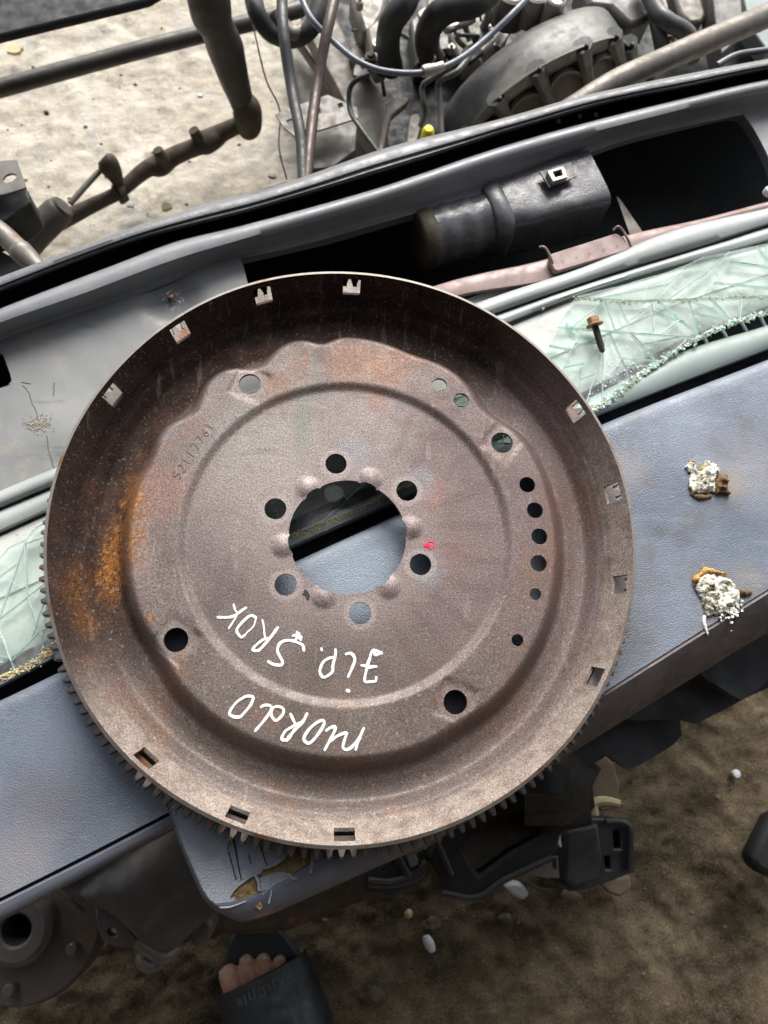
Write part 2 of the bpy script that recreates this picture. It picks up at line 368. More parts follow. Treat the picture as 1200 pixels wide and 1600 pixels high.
def mat_vinyl(name, c1, c2, dirt=.25, dirtcol=(.16, .13, .11), rough=.42, leather=1, stains_and_light=False):
    g = G(name, rough, 0, .5)
    big = g.noise(7, 6, .6); mid = g.noise(35, 7, .7)
    c = g.mix(g.ss(big, .3, .7), c1, c2)
    c = g.mix(g.m('MULTIPLY', g.ss(mid, .48, .72), dirt), c, dirtcol)
    st = g.noise(1, 7, .65, co=g.scale((9, 45, 9), .45)); c = g.mix(g.m('MULTIPLY', g.ss(st, .52, .7), dirt*.9), c, tuple(x*1.5+.06 for x in c1))
    c = g.mix(g.m('MULTIPLY', g.ss(g.noise(160, 5, .7), .62, .74), .25), c, (.45, .43, .40))
    if stains_and_light:
        o = at(600, 1000, .5)
        for (px, py, a, b, q, colr) in ((1028, 828, .002, .014, .6, (.06, .055, .06)), (1068, 838, .001, .012, .45, (.07, .065, .07)), (1000, 910, .004, .03, .35, (.10, .085, .08)), (985, 1000, .004, .04, .5, (.07, .06, .06)),  # dark blobs ending this row paint in the flywheel's soft shadow
                (1140, 752, .002, .02, .6, (.26, .21, .16)), (1100, 905, .002, .018, .45, (.10, .09, .08)), (1165, 905, .002, .022, .4, (.20, .17, .13)), (1130, 985, .002, .03, .35, (.24, .20, .18)), (1180, 730, .003, .05, .3, (.30, .27, .25)),
                (975, 730, .002, .03, .35, (.34, .30, .27)), (960, 860, .002, .022, .4, (.30, .27, .23)), (70, 1230, .004, .035, .45, (.10, .10, .115)), (150, 1270, .004, .05, .45, (.075, .08, .10)), (40, 1290, .004, .05, .4, (.12, .11, .12)),
                (200, 1150, .003, .03, .3, (.09, .10, .13)), (30, 1350, .002, .04, .4, (.26, .24, .24)), (120, 1120, .004, .06, .3, (.26, .31, .38)), (560, 880, .01, .05, .5, (.28, .34, .39)), (1060, 660, .01, .06, .3, (.27, .31, .37))):  # closing pale blue blobs paint reflected sky into the vinyl
            p = at(px, py, .503)-o; c = g.mix(g.m('MULTIPLY', g.blob(tuple(p), a, b, .012, 55), q), c, colr)
        sc_ = g.noise(1, 8, .75, co=g.scale((25, 260, 25), -.5)); c = g.mix(g.m('MULTIPLY', g.ss(sc_, .60, .68), .35), c, (.33, .33, .34))
        sc_ = g.noise(1, 8, .75, co=g.scale((14, 120, 25), .9)); c = g.mix(g.m('MULTIPLY', g.ss(sc_, .62, .70), .4), c, (.07, .07, .08))
    g.set('Base Color', c); g.set('Roughness', g.ss(mid, .3, .75, rough-.08, rough+.22))
    cell = g.vor(640, 'DISTANCE_TO_EDGE'); cell2 = g.noise(650, 3, .6)
    h = g.m('ADD', g.m('MULTIPLY', g.ss(cell, 0, .25), 1.0), g.m('MULTIPLY', cell2, .9))
    h = g.m('ADD', h, g.m('MULTIPLY', mid, 2.0)); g.bump(h, .55*leather, .0006)
    return g.mat
def mat_greypaint(name, c, rough=.45, dirt=.5, metal=0.):
    g = G(name, rough, metal, .5)
    a = g.noise(9, 7, .62); b = g.noise(60, 7, .72)
    col = g.mix(g.ss(a, .3, .7), tuple(x*.86 for x in c), tuple(min(1, x*1.12) for x in c))
    col = g.mix(g.m('MULTIPLY', g.ss(b, .5, .75), dirt*.6), col, (.30, .27, .22))
    col = g.mix(g.m('MULTIPLY', g.ss(g.noise(1, 6, .7, co=g.scale((14, 90, 20), .42)), .58, .72), dirt*.5), col, tuple(x*.45 for x in c))
    col = g.mix(g.m('MULTIPLY', g.ss(g.noise(220, 5, .7), .66, .74), dirt), col, (.06, .05, .04))
    g.set('Base Color', col); g.set('Roughness', g.ss(b, .3, .7, rough-.1, rough+.2)); g.bump(g.m('ADD', b, g.m('MULTIPLY', g.noise(300, 4), .4)), .18, .0007)
    return g.mat
def mat_glass(name='cracked_windscreen_glass', edge=False, under=False):
    m = bpy.data.materials.new(name); m.use_nodes = True; t = m.node_tree; N, L = t.nodes, t.links
    N.remove(N['Principled BSDF']); out = N['Material Output']
    tc = N.new('ShaderNodeTexCoord').outputs['Object']
    def nz(s, d=6, r=.7):
        n = N.new('ShaderNodeTexNoise'); L.new(tc, n.inputs[0]); n.inputs['Scale'].default_value = s; n.inputs['Detail'].default_value = d; n.inputs['Roughness'].default_value = r; return n.outputs[0]
    tr = N.new('ShaderNodeBsdfTransparent'); tr.inputs[0].default_value = (.91, .98, .955, 1) if not under else (.985, .995, .99, 1) if not edge else (.80, .945, .90, 1)
    gl = N.new('ShaderNodeBsdfGlossy'); gl.inputs['Roughness'].default_value = .06; gl.inputs[0].default_value = (1, 1, 1, 1)
    fr = N.new('ShaderNodeFresnel'); fr.inputs[0].default_value = 1.5
    mx = N.new('ShaderNodeMixShader'); mx.inputs[0].default_value = 0.0
    gm = N.new('ShaderNodeNewGeometry'); ml = N.new('ShaderNodeMath'); ml.operation = 'MULTIPLY'; iv = N.new('ShaderNodeMath'); iv.operation = 'SUBTRACT'
    iv.inputs[0].default_value = 1.0; L.new(gm.outputs['Backfacing'], iv.inputs[1]); L.new(iv.outputs[0], ml.inputs[0]); L.new(fr.outputs[0], ml.inputs[1])
    if not under: L.new(ml.outputs[0], mx.inputs[0])
    L.new(tr.outputs[0], mx.inputs[1]); L.new(gl.outputs[0], mx.inputs[2])
    df = N.new('ShaderNodeBsdfDiffuse'); df.inputs[0].default_value = (.88, .92, .90, 1) if not edge else (.66, .82, .76, 1)
    mr = N.new('ShaderNodeMapRange'); L.new(nz(45), mr.inputs[0]); mr.inputs[1].default_value = .4; mr.inputs[2].default_value = .72
    mr.inputs[3].default_value = .0 if under else (.06 if not edge else .35); mr.inputs[4].default_value = .0 if under else (.30 if not edge else .8)
    m2 = N.new('ShaderNodeMixShader'); L.new(mr.outputs[0], m2.inputs[0]); L.new(mx.outputs[0], m2.inputs[1]); L.new(df.outputs[0], m2.inputs[2])
    L.new(m2.outputs[0], out.inputs[0]); return m

MT = dict(
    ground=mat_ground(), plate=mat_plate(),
    gear=simple('dark_gear_steel', (.15, .13, .115), .5, .35, .4, sc=70, rust=.35, bump=.25),
    rim=simple('worn_bright_rim_edge', (.22, .20, .18), .42, .5, .35, sc=90, rust=.3),
    pen=simple('white_marker_paint', (.78, .78, .77), .55, 0, .06, sc=300, bump=.3, dust=.65, dustcol=(.36, .31, .28), grain=900),
    pen_thin=simple('faded_white_marker', (.60, .63, .64), .6, 0, .1, sc=300),
    red=simple('red_paint_dab', (.75, .008, .05), .35, 0, .15, sc=300),
    blue=mat_vinyl('blue_grey_vinyl', (.092, .114, .152), (.155, .180, .222), .7, (.105, .092, .09), .38, leather=.6, stains_and_light=True),
    blue_lip=simple('scuffed_blue_lip', (.125, .138, .175), .38, 0, .2, dust=.25, dustcol=(.26, .25, .26), sc=40),
    purple_lip=simple('dusty_brown_vinyl_lip', (.065, .055, .058), .5, 0, .35, dust=.45, dustcol=(.16, .125, .12), sc=60, bump=.4),
    armrest=mat_vinyl('grey_vinyl_armrest', (.20, .22, .25), (.30, .33, .37), .25, (.15, .145, .14), .40),
    crack=simple('dark_crack', (.02, .02, .02), .8, 0, .2),
    seam=simple('dark_seam', (.012, .013, .016), .5, 0, .2),
    foam=simple('old_brown_foam', (.20, .125, .05), .95, 0, .6, sc=220, dust=.5, dustcol=(.40, .30, .15), bump=.9, grain=500),
    grey=mat_greypaint('grey_body_paint', (.20, .205, .202), .42, 1.0),
    grey_dark=mat_greypaint('grey_ridge_paint', (.17, .178, .19), .38, .8),
    rubber=simple('worn_black_rubber', (.105, .11, .12), .40, 0, .35, dust=.25, dustcol=(.20, .20, .20), sc=50, bump=.35),
    black=simple('black_plastic', (.012, .013, .014), .6, 0, .3, sc=40, dust=.12, dustcol=(.05, .05, .05), bump=.1, spec=.3),
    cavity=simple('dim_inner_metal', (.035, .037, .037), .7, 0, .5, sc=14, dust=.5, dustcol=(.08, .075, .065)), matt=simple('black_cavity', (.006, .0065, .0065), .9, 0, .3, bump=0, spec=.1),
    rail=mat_greypaint('pale_grey_rail', (.30, .325, .318), .38, 1.0),
    sheet=mat_greypaint('dusty_pale_sheet', (.50, .51, .48), .5, .8),
    strip=mat_greypaint('green_grey_strip', (.22, .265, .25), .45, .3),
    glass=mat_glass(), glass_under=mat_glass('clear_glass_underside', under=True), glass_edge=mat_glass('green_glass_edge', True),
    rose=simple('faded_red_primer_strap', (.20, .14, .13), .5, .1, .25, dust=.4, dustcol=(.36, .27, .25), sc=60, rust=.2),
    canister=simple('wrapped_black_canister', (.075, .078, .084), .30, 0, .5, dust=.35, dustcol=(.13, .13, .135), sc=45, bump=.4),
    zinc=simple('dull_zinc', (.32, .31, .28), .4, .5, .3, sc=80, rust=.3),
    rust=simple('brown_rusty_steel', (.055, .042, .028), .75, .1, .5, sc=50, dust=.35, dustcol=(.13, .10, .065), rust=.15, bump=.6),
    boltrust=simple('rusty_bolt_head', (.27, .15, .075), .6, .3, .4, sc=200, rust=.5, bump=.6),
    thread=simple('blackened_thread', (.045, .042, .038), .45, .5, .4, sc=200),
    darkpipe=simple('dark_oily_pipe', (.045, .042, .036), .5, .1, .4, sc=40, dust=.3, dustcol=(.13, .12, .095)),
    hose=simple('perished_black_hose', (.013, .014, .015), .5, 0, .4, sc=50, dust=.35, dustcol=(.085, .082, .075), bump=.3),
    cable=simple('blue_grey_cable', (.11, .13, .16), .35, 0, .25, sc=60),
    copper=simple('reddish_pipe', (.055, .036, .03), .4, .3, .4, sc=60),
    cast=simple('grey_cast_metal', (.10, .093, .088), .55, .3, .4, sc=40, dust=.35, dustcol=(.20, .17, .13), rust=.15, bump=.5),
    alloy=simple('dusty_engine_alloy', (.13, .12, .105), .5, .3, .5, sc=45, dust=.5, dustcol=(.24, .21, .17), rust=.1, bump=.5),
    duct=simple('dusty_dark_duct', (.05, .052, .052), .42, .05, .5, sc=38, dust=.7, dustcol=(.17, .158, .135), bump=.4),
    duct_web=simple('dusty_duct_pocket', (.15, .14, .12), .7, 0, .4, sc=35, dust=.6, dustcol=(.25, .225, .19), bump=.4),
    frame=simple('tan_chassis_paint', (.12, .108, .09), .6, .05, .5, sc=35, dust=.6, dustcol=(.25, .22, .175), rust=.2, bump=.4),
    yellow=simple('bright_yellow_cap', (.78, .72, .01), .4, 0, .1),
    white=simple('chalky_white', (.66, .66, .61), .85, 0, .25, sc=260, dust=.35, dustcol=(.36, .33, .24), bump=.9, grain=500),
    crust=simple('burnt_brown_crust', (.14, .085, .035), .9, 0, .7, sc=260, bump=.9),
    ochre=simple('ochre_crust', (.48, .28, .07), .85, 0, .4, sc=260, bump=.7),
    plastic_grey=simple('scuffed_dark_plastic', (.018, .019, .022), .45, 0, .4, sc=30, dust=.25, dustcol=(.08, .078, .075)),
    tyre=simple('dusty_black_sheet', (.016, .018, .019), .65, 0, .4, sc=25, dust=.25, dustcol=(.04, .04, .036)),
    card=simple('muddy_cardboard', (.16, .125, .085), .9, 0, .4, sc=50, bump=.4),
    strawdust=simple('yellow_grey_dust', (.30, .27, .20), .9, 0, .3, sc=300),
    hair=simple('fine_crack', (.09, .085, .075), .8, 0, .3),
    cream=simple('cream_scrap', (.50, .42, .24), .8, 0, .3, sc=60),
    pale=simple('pale_scrap', (.55, .58, .62), .5, 0, .2, sc=90),
    strap=simple('black_slipper_foam', (.016, .021, .023), .5, 0, .3, sc=40, dust=.2, dustcol=(.05, .05, .048), bump=.3),
    sole=simple('grey_slipper_sole', (.05, .05, .048), .8, 0, .3, sc=60, dust=.4, dustcol=(.12, .11, .09)),
    emboss=simple('worn_grey_lettering', (.085, .095, .10), .6, 0, .2),
    nail=simple('toe_nail', (.48, .32, .25), .35, 0, .1),
    trouser=simple('dark_trouser_cloth', (.03, .032, .036), .9, 0, .3, sc=90),
    stone=simple('yard_pebble', (.13, .105, .075), .9, 0, .5, sc=30, bump=.5),
    blocker_iron=simple('corrugated_blocker_iron', (.16, .15, .14), .55, .4, .3, sc=6, rust=.4),
)
def mat_skin():
    g = G('brown_skin', .5, 0, .4); c = g.mix(g.noise(60, 5), (.42, .21, .14), (.52, .28, .20))
    g.set('Base Color', g.mix(g.ss(g.noise(150, 4), .5, .7, 0, .3), c, (.20, .085, .055))); g.set('Subsurface Weight', .12); g.set('Subsurface Radius', (.012, .004, .002)); g.set('Subsurface Scale', .5)
    g.bump(g.m('ADD', g.noise(500, 3), g.noise(120, 4)), .3, .0006); return g.mat
MT['skin'] = mat_skin()
def mat_pen():
    g = G('patchy_white_marker', .6, 0, .3); c = g.mix(g.m('MULTIPLY', g.ss(g.noise(900, 3, .8), .54, .68), .75), (.76, .76, .75), (.26, .22, .20))
    c = g.mix(g.ss(g.noise(90, 5, .7), .5, .75, 0, .45), c, (.42, .39, .37)); g.set('Base Color', c); return g.mat
MT['pen'] = mat_pen()

# ------------------------------------------------------------------ setting: the yard
def build_ground():
    def axis(lo, hi, step, far):
        a = list(np.arange(lo, hi+1e-6, step)); s = step; x = hi; r = []
        while x < far: s *= 1.35; x += s; r.append(x)
        s = step; x = lo; l = []
        while x > -far: s *= 1.35; x -= s; l.append(x)
        return np.array(l[::-1]+a+r)
    xs = axis(-.95, 1.15, .006, 60); ys = axis(-.75, 1.6, .006, 60)
    V = []
    for y in ys:
        for x in xs:
            z = 0
            if -1.5 < x < 1.7 and -1.3 < y < 2.2:
                v = Vector((x, y, 0))
                z = gz(x, y)
            V.append((x, y, z))
    n = len(xs); F = [(j*n+i, j*n+i+1, (j+1)*n+i+1, (j+1)*n+i) for j in range(len(ys)-1) for i in range(n-1)]
    o = finish('ground', mesh('ground', V, F), MT['ground'], angle=60); tag(o, kind='structure')
def gz(x, y):
    v = Vector((x, y, 0)); k = min(1, max(0, (y-.1)/.3)); k = .8-.5*k
    return k*(.007*mnoise.fractal(v*5, .9, 2.1, 4)+.010*mnoise.fractal(v*22+Vector((5, 2, 0)), .55, 2.2, 6))+.003*abs(mnoise.noise(v*50))
build_ground()
def pebbles():
    mb = MB(); rr = random.Random(3)
    ico = bmesh.new(); bmesh.ops.create_icosphere(ico, subdivisions=1, radius=1); iv = [v.co.copy() for v in ico.verts]; iff = [[v.index for v in f.verts] for f in ico.faces]; ico.free()
    for k in range(1300):
        x = rr.uniform(-.85, 1.1); y = rr.uniform(-.7, 1.5)
        if k < 150: x = rr.uniform(-.1, .55); y = rr.uniform(-.5, -.15)
        s = rr.choice([.0007, .0009, .0012, .0015, .0022]) * rr.uniform(.7, 1.5)
        if rr.random() < .03: s *= 2.2
        a = rr.uniform(0, 6.28); z = gz(x, y)
        V = [(x+(p.x*math.cos(a)-p.y*math.sin(a))*s*rr.uniform(.8, 1.2)*1.3, y+(p.x*math.sin(a)+p.y*math.cos(a))*s*rr.uniform(.8, 1.2), z+p.z*s*.6) for p in iv]
        mb.add(V, iff)
    o = mb.build('pebbles', MT['stone'], smooth=False); tag(o, 'small pebbles and clods scattered over the dirt yard', 'pebbles', kind='stuff')
pebbles()
def sky_blockers():
    # added out of view to shade the foreground: corrugated roof, back and side sheets
    def sheet(name, p0, u, v, nu):
        V = []; L = u.length; un = u.normalized(); nn = u.cross(v).normalized()
        for i in range(nu+1):
            o = nn*.012*math.sin(i*math.pi/2); a = p0+un*(L*i/nu)+o; V += [a, a+v]
        me = mesh(name, V, [(2*i, 2*i+1, 2*i+3, 2*i+2) for i in range(nu)]); o = finish(name, me, MT['blocker_iron'], angle=180); tag(o, kind='structure')
    sheet('sky_blocker_roof', Vector((-3.2, -3, 2.25)), Vector((6.4, 0, 0)), Vector((0, 3.05, .35)), 180)
    sheet('sky_blocker_wall', Vector((-3.2, -2.6, 0)), Vector((6.4, 0, 0)), Vector((0, 0, 2.3)), 180)
    sheet('sky_blocker_wall', Vector((-3, -2.6, 0)), Vector((0, 2.6, 0)), Vector((0, 0, 2.4)), 72)
    sheet('sky_blocker_wall', Vector((3, -2.6, 0)), Vector((0, 2.6, 0)), Vector((0, 0, 2.4)), 72)
sky_blockers()

# ------------------------------------------------------------------ the flywheel (flexplate)
HUB = Vector((0, 0, HZ))
fly = empty('flywheel', HUB, 'large rusty dished flywheel with toothed edge and white handwriting', 'flywheel')
PR = [(.040, 0), (.1125, 0), (.1150, .0006), (.1185, .0030), (.1215, .0036), (.150, .0036)]   # hub face and raised web
def sst(t): t = np.clip(t, 0, 1); return t*t*(3-2*t)
NOTCH = [(117.5, 6.5, .013), (98, 4.0, .006), (141, 6.5, .011), (72, 7, .003), (160, 6, .004), (44, 9, .010), (213, 8, .003), (300, 8, .002)]
def zsurf(r, th):
    """height of the pressed face above the hub plane, r in m, th in rad"""
    deg = np.degrees(th) % 360
    re = .1488+.0065*np.exp(-(((deg-112+180) % 360-180)/48)**2)
    for c, wd, a in NOTCH:
        d = (deg-c+180) % 360-180; re = re-a*np.exp(-(d/wd)**2)
    web = .0031*sst((r-.1125)/.007)
    z = web+(-.0150-web)*sst((r-re)/.0150)
    # slight radial corrugation of the lobes
    z = z-.0009*np.exp(-((r-.1725)/.005)**2)
    z = z+.0095*sst((r-.1775)/.0105)+.0064*sst((r-.1865)/.005)
    z = z+.0216*np.clip((r-.1903)/(.2005-.1903), 0, 1.2)
    # half-dome dimples round the centre bore
    for k in range(6):
        t = R(69.5)-k*math.pi/3+math.radians([0, 0, 0, 0, 0, 0][k])
        dx = r*np.cos(th)-.0465*math.cos(t); dy = r*np.sin(th)-.0465*math.sin(t)
        q = np.sqrt(dx*dx+dy*dy)/.0088; z = z+.0026*np.clip(1-q*q, 0, 1)**1.2
    # square pads round the four pilot holes
    for dg in (33, 123, 213, 303):
        a = R(dg); dx = r*np.cos(th)-.1368*math.cos(a); dy = r*np.sin(th)-.1368*math.sin(a)
        b = R(dg+ (20 if dg in (33, 213) else 35)); u = np.abs(dx*math.cos(b)+dy*math.sin(b)); v = np.abs(-dx*math.sin(b)+dy*math.cos(b))
        z = z-.0009*(1-sst((np.maximum(u, v)-.0118)/.0012))
    z = z+.00025*np.sin(deg/57.3*3+1)*sst((r-.12)/.02)
    return z
# arc-length map so that one flat triangulation serves floor and wall alike
_r = np.linspace(.03, .2012, 1200); _z = zsurf(_r, np.full_like(_r, R(250)))
_s = np.concatenate([[0], np.cumsum(np.hypot(np.diff(_r), np.diff(_z)))])+_r[0]
def r2s(r): return np.interp(r, _r, _s)
def s2r(s): return np.interp(s, _s, _r)
RIM = .2003
def build_disc():
    def circle(c, r, n, jag=0):
        L = []
        for i in range(n):
            t = 2*math.pi*i/n; q = r*(1+jag*mnoise.noise(Vector((math.cos(t)*3, math.sin(t)*3, c[0]*90)))); x = c[0]+q*math.cos(t); y = c[1]+q*math.sin(t)
            L.append((x, y))
        return L
    holes = []
    # centre bore, slightly flattened beside the dimples
    L = []
    for i in range(150):
        t = 2*math.pi*i/150; rr_ = .0420+.0002*math.sin(5*t)
        for k in range(6):
            d = ((t-(R(69.5)-k*math.pi/3)+math.pi) % (2*math.pi))-math.pi
            if abs(d) < .17: rr_ += .0006*(1-(d/.17)**2) - (.0009 if abs(abs(d)-.15) < .025 else 0)
        L.append((rr_*math.cos(t), rr_*math.sin(t)))
    holes.append(L)
    for k in range(6):
        t = 1.7388-k*math.pi/3; holes.append(circle((.0556*math.cos(t), .0556*math.sin(t)), .0078, 44, .015))
    for dg in (33, 123, 213, 303): holes.append(circle((.1368*math.cos(R(dg)), .1368*math.sin(R(dg))), .0082, 44, .012))
    for (px, py, rad) in ((687, 601, .0057), (721, 625, .0060), (824, 757, .0060), (836, 797, .0060), (843, 838, .0060), (842, 880, .0060), (837, 928, .0042), (809, 1000, .0042)):
        p = at(px, py, HZ+.0036); holes.append(circle((p.x, p.y), rad, 36, .012))
    # windows in the wall, four on and two off
    for dg in (150, 130, 110, 90, 30, 10, -10, -30, -90, -110, -130):
        sa, sb = r2s(.1925), r2s(.1984); hw = .0066
        q = []
        for (s, t) in [(sa, -1), (sa, 0), (sa, 1), ((sa+sb)/2, 1), (sb, 1), (sb, 0), (sb, -1), ((sa+sb)/2, -1)]:
            a = R(dg)+t*hw/.194; q.append((s*math.cos(a), s*math.sin(a)))
        holes.append(q)
    # stretch the flat floor holes into arc-length space
    H = []
    for j, h in enumerate(holes):
        if j >= len(holes)-11: H.append(h); continue
        o = []
        for x, y in h:
            r = math.hypot(x, y); s = float(r2s(r)); o.append((x/r*s, y/r*s))
        H.append(o)
    smax = float(r2s(RIM)); n_o = 1000
    outer = [(smax*math.cos(2*math.pi*i/n_o), smax*math.sin(2*math.pi*i/n_o)) for i in range(n_o)]
    # free points on rings
    rings = []
    r = .0440; s = float(r2s(r))
    while s < smax-.0007:
        rr_ = float(s2r(s)); fine = (rr_ < .056) or (.110 < rr_ < .123) or (.134 < rr_ < .168) or rr_ > .175
        st = .0012 if fine else .0024
        n = int(2*math.pi*s/(.0019 if fine else .0028)); off = random.random()
        a = (np.arange(n)+off)*2*math.pi/n; rings.append(np.c_[s*np.cos(a), s*np.sin(a)]); s += st
    P = np.concatenate(rings); keep = np.ones(len(P), bool)
    for h in H:
        h = np.array(h); c = h.mean(0); rad = np.hypot(*(h-c).T).max()+.0007
        cand = np.hypot(*(P-c).T) < rad
        if len(h) == 8:      # window: test in polar form
            aa = math.atan2(c[1], c[0]); pa = np.arctan2(P[:, 1], P[:, 0])-aa; pa = (pa+math.pi) % (2*math.pi)-math.pi; ps = np.hypot(P[:, 0], P[:, 1])
            cand = (np.abs(pa) < .0073/.194) & (ps > r2s(.1925)-.0006) & (ps < r2s(.1984)+.0006)
        keep &= ~cand
    P = P[keep]
    pts = [Vector(p) for p in outer]; edges = [(i, (i+1) % n_o) for i in range(n_o)]
    for h in H:
        n = len(pts); pts += [Vector(p) for p in h]; edges += [(n+i, n+(i+1) % len(h)) for i in range(len(h))]
    pts += [Vector(p) for p in P.tolist()]
    vo, eo, fo, *_ = delaunay_2d_cdt(pts, edges, [], 0, 1e-8)
    vo = np.array([(v[0], v[1]) for v in vo]); fo = np.array(fo)
    c = vo[fo].mean(1); ok = np.ones(len(fo), bool)
    for h in H:
        h = np.array(h); hc = h.mean(0)
        if len(h) == 8:
            aa = math.atan2(hc[1], hc[0]); pa = np.arctan2(c[:, 1], c[:, 0])-aa; pa = (pa+math.pi) % (2*math.pi)-math.pi; ps = np.hypot(c[:, 0], c[:, 1])
            ins = (np.abs(pa) < .0066/.194) & (ps > r2s(.1925)) & (ps < r2s(.1984))
        else:
            near = np.hypot(*(c-hc).T) < np.hypot(*(h-hc).T).max()
            ins = np.zeros(len(c), bool); idx = np.where(near)[0]
            x, y = c[idx, 0], c[idx, 1]; cc = np.zeros(len(idx), bool); j = len(h)-1
            for i in range(len(h)):
                xi, yi = h[i]; xj, yj = h[j]
                if yi != yj: cc ^= ((yi > y) != (yj > y)) & (x < (xj-xi)*(y-yi)/(yj-yi)+xi)
                j = i
            ins[idx] = cc
        ok &= ~ins
    fo = fo[ok]
    a, b_, d = vo[fo[:, 0]], vo[fo[:, 1]], vo[fo[:, 2]]
    flip = ((b_-a)[:, 0]*(d-a)[:, 1]-(b_-a)[:, 1]*(d-a)[:, 0]) < 0; fo[flip] = fo[flip][:, ::-1]
    s = np.hypot(vo[:, 0], vo[:, 1]); th = np.arctan2(vo[:, 1], vo[:, 0]); r = s2r(s); z = zsurf(r, th)
    e = 2e-4; dz = (zsurf(r+e, th)-zsurf(r-e, th))/(2*e); nl = np.sqrt(1+dz*dz); T = .0027
    # slight unevenness of the rim
    wob = .0004*np.sin(th*3+.6)+.0003*np.sin(th*7); k = sst((r-.185)/.015)
    r1 = r+wob*k
    top = np.c_[r1*np.cos(th), r1*np.sin(th), z]
    rb = r1+dz/nl*T; zb = z-T/nl
    bot = np.c_[rb*np.cos(th), rb*np.sin(th), zb]
    n = len(top); V = np.concatenate([top, bot]); F = [tuple(t) for t in fo]+[tuple(t[::-1]+n) for t in fo]
    he = {}
    for t in fo:
        for i in range(3): he[(int(t[i]), int(t[(i+1) % 3]))] = 1
    side = [(q, p, p+n, q+n) for (p, q) in he if (q, p) not in he]
    V[:, 2] += HZ
    F2 = F+side
    me = mesh('pressed_disc', V, F2)
    mi = np.zeros(len(F2), int)
    mi[len(F):] = [1 if (s[q[0]] > smax-.0005) else 0 for q in side]
    me.polygons.foreach_set('material_index', mi.tolist())
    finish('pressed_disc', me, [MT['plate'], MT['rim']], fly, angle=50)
build_disc()
def build_gear():
    N = 164; ri, rr_, rt = .1960, .2038, .2106; z0, z1 = HZ-.0062, HZ+.0030
    lev = [(z0, 0), (z0+.001, .0), (z1-.0022, 0), (z1-.0005, -.0016), (z1, -.0024)]
    V = []; out = []
    for i in range(N):
        p = 2*math.pi/N; t0 = i*p; j = random.uniform(-.00025, .00025); wk = random.uniform(-.06, .06)
        for (u, rad) in ((-.5, rr_), (-.29, rr_), (-.27+wk, (rr_+rt)/2), (-.13+wk, rt+j), (.13+wk, rt+j), (.27+wk, (rr_+rt)/2), (.29, rr_)):
            out.append((t0+u*p, rad))
    n = len(out)
    for (z, dr) in lev:
        for t, rad in out:
            q = rad+(dr if rad > rr_ else dr*.4); V.append((q*math.cos(t), q*math.sin(t), z))
    for z in (z1, z0):
        for t, rad in out: V.append((ri*math.cos(t), ri*math.sin(t), z))
    F = []
    m = len(lev)
    for l in range(m-1):
        F += [(l*n+i, l*n+(i+1) % n, (l+1)*n+(i+1) % n, (l+1)*n+i) for i in range(n)]
    F += [((m-1)*n+i, (m-1)*n+(i+1) % n, m*n+(i+1) % n, m*n+i) for i in range(n)]
    F += [(m*n+i, m*n+(i+1) % n, (m+1)*n+(i+1) % n, (m+1)*n+i) for i in range(n)]
    F += [((m+1)*n+i, (m+1)*n+(i+1) % n, (i+1) % n, i) for i in range(n)]
    V = [(x-.0010, y-.0020, z) for x, y, z in V]
    finish('toothed_ring', mesh('toothed_ring', V, F), MT['gear'], fly, angle=25)
build_gear()
def on_disc(px, py, lift=.0003):
    z = HZ
    for _ in range(4):
        p = at(px, py, z); z = HZ+float(zsurf(np.array([math.hypot(p.x, p.y)]), np.array([math.atan2(p.y, p.x)]))[0])+lift
    return at(px, py, z)
def stroke(mb, pts, wd, per=7, smooth=True):
    q = spl(pts, per) if smooth and len(pts) > 2 else [np.array(pts[0])*(1-t)+np.array(pts[-1])*t for t in np.linspace(0, 1, 8)]
    P = [on_disc(a[0], a[1]) for a in q]; n = len(P); V = []; F = []
    for i, p in enumerate(P):
        t = (P[min(i+1, n-1)]-P[max(i-1, 0)]); t.z = 0; t.normalize(); u = Vector((-t.y, t.x, 0))
        ww = wd*(1+.28*mnoise.noise(p*220))*(.75 if i in (0, n-1) else 1)
        for a, dz in ((-.5, -.0002), (-.42, .00012), (0, .0002), (.42, .00012), (.5, -.0002)): V.append(p+u*ww*a+Vector((0, 0, dz)))
    for i in range(n-1):
        for k in range(4): F.append((i*5+k, i*5+k+1, (i+1)*5+k+1, (i+1)*5+k))
    mb.add(V, F)
    for e in (P[0], P[-1]):
        V = [e+Vector((0, 0, .0002))]+[e+Vector((math.cos(t)*wd*.46, math.sin(t)*wd*.46, 0)) for t in np.linspace(0, 2*math.pi, 11)[:-1]]
        mb.add(V, [(0, 1+k, 1+(k+1) % 10) for k in range(10)])
def Z1(L): return [(330+x/4.615, 1070+y/4.615) for x, y in L]
def Z2(L): return [(330+x/4.286, 930+y/4.286) for x, y in L]
W = .0019
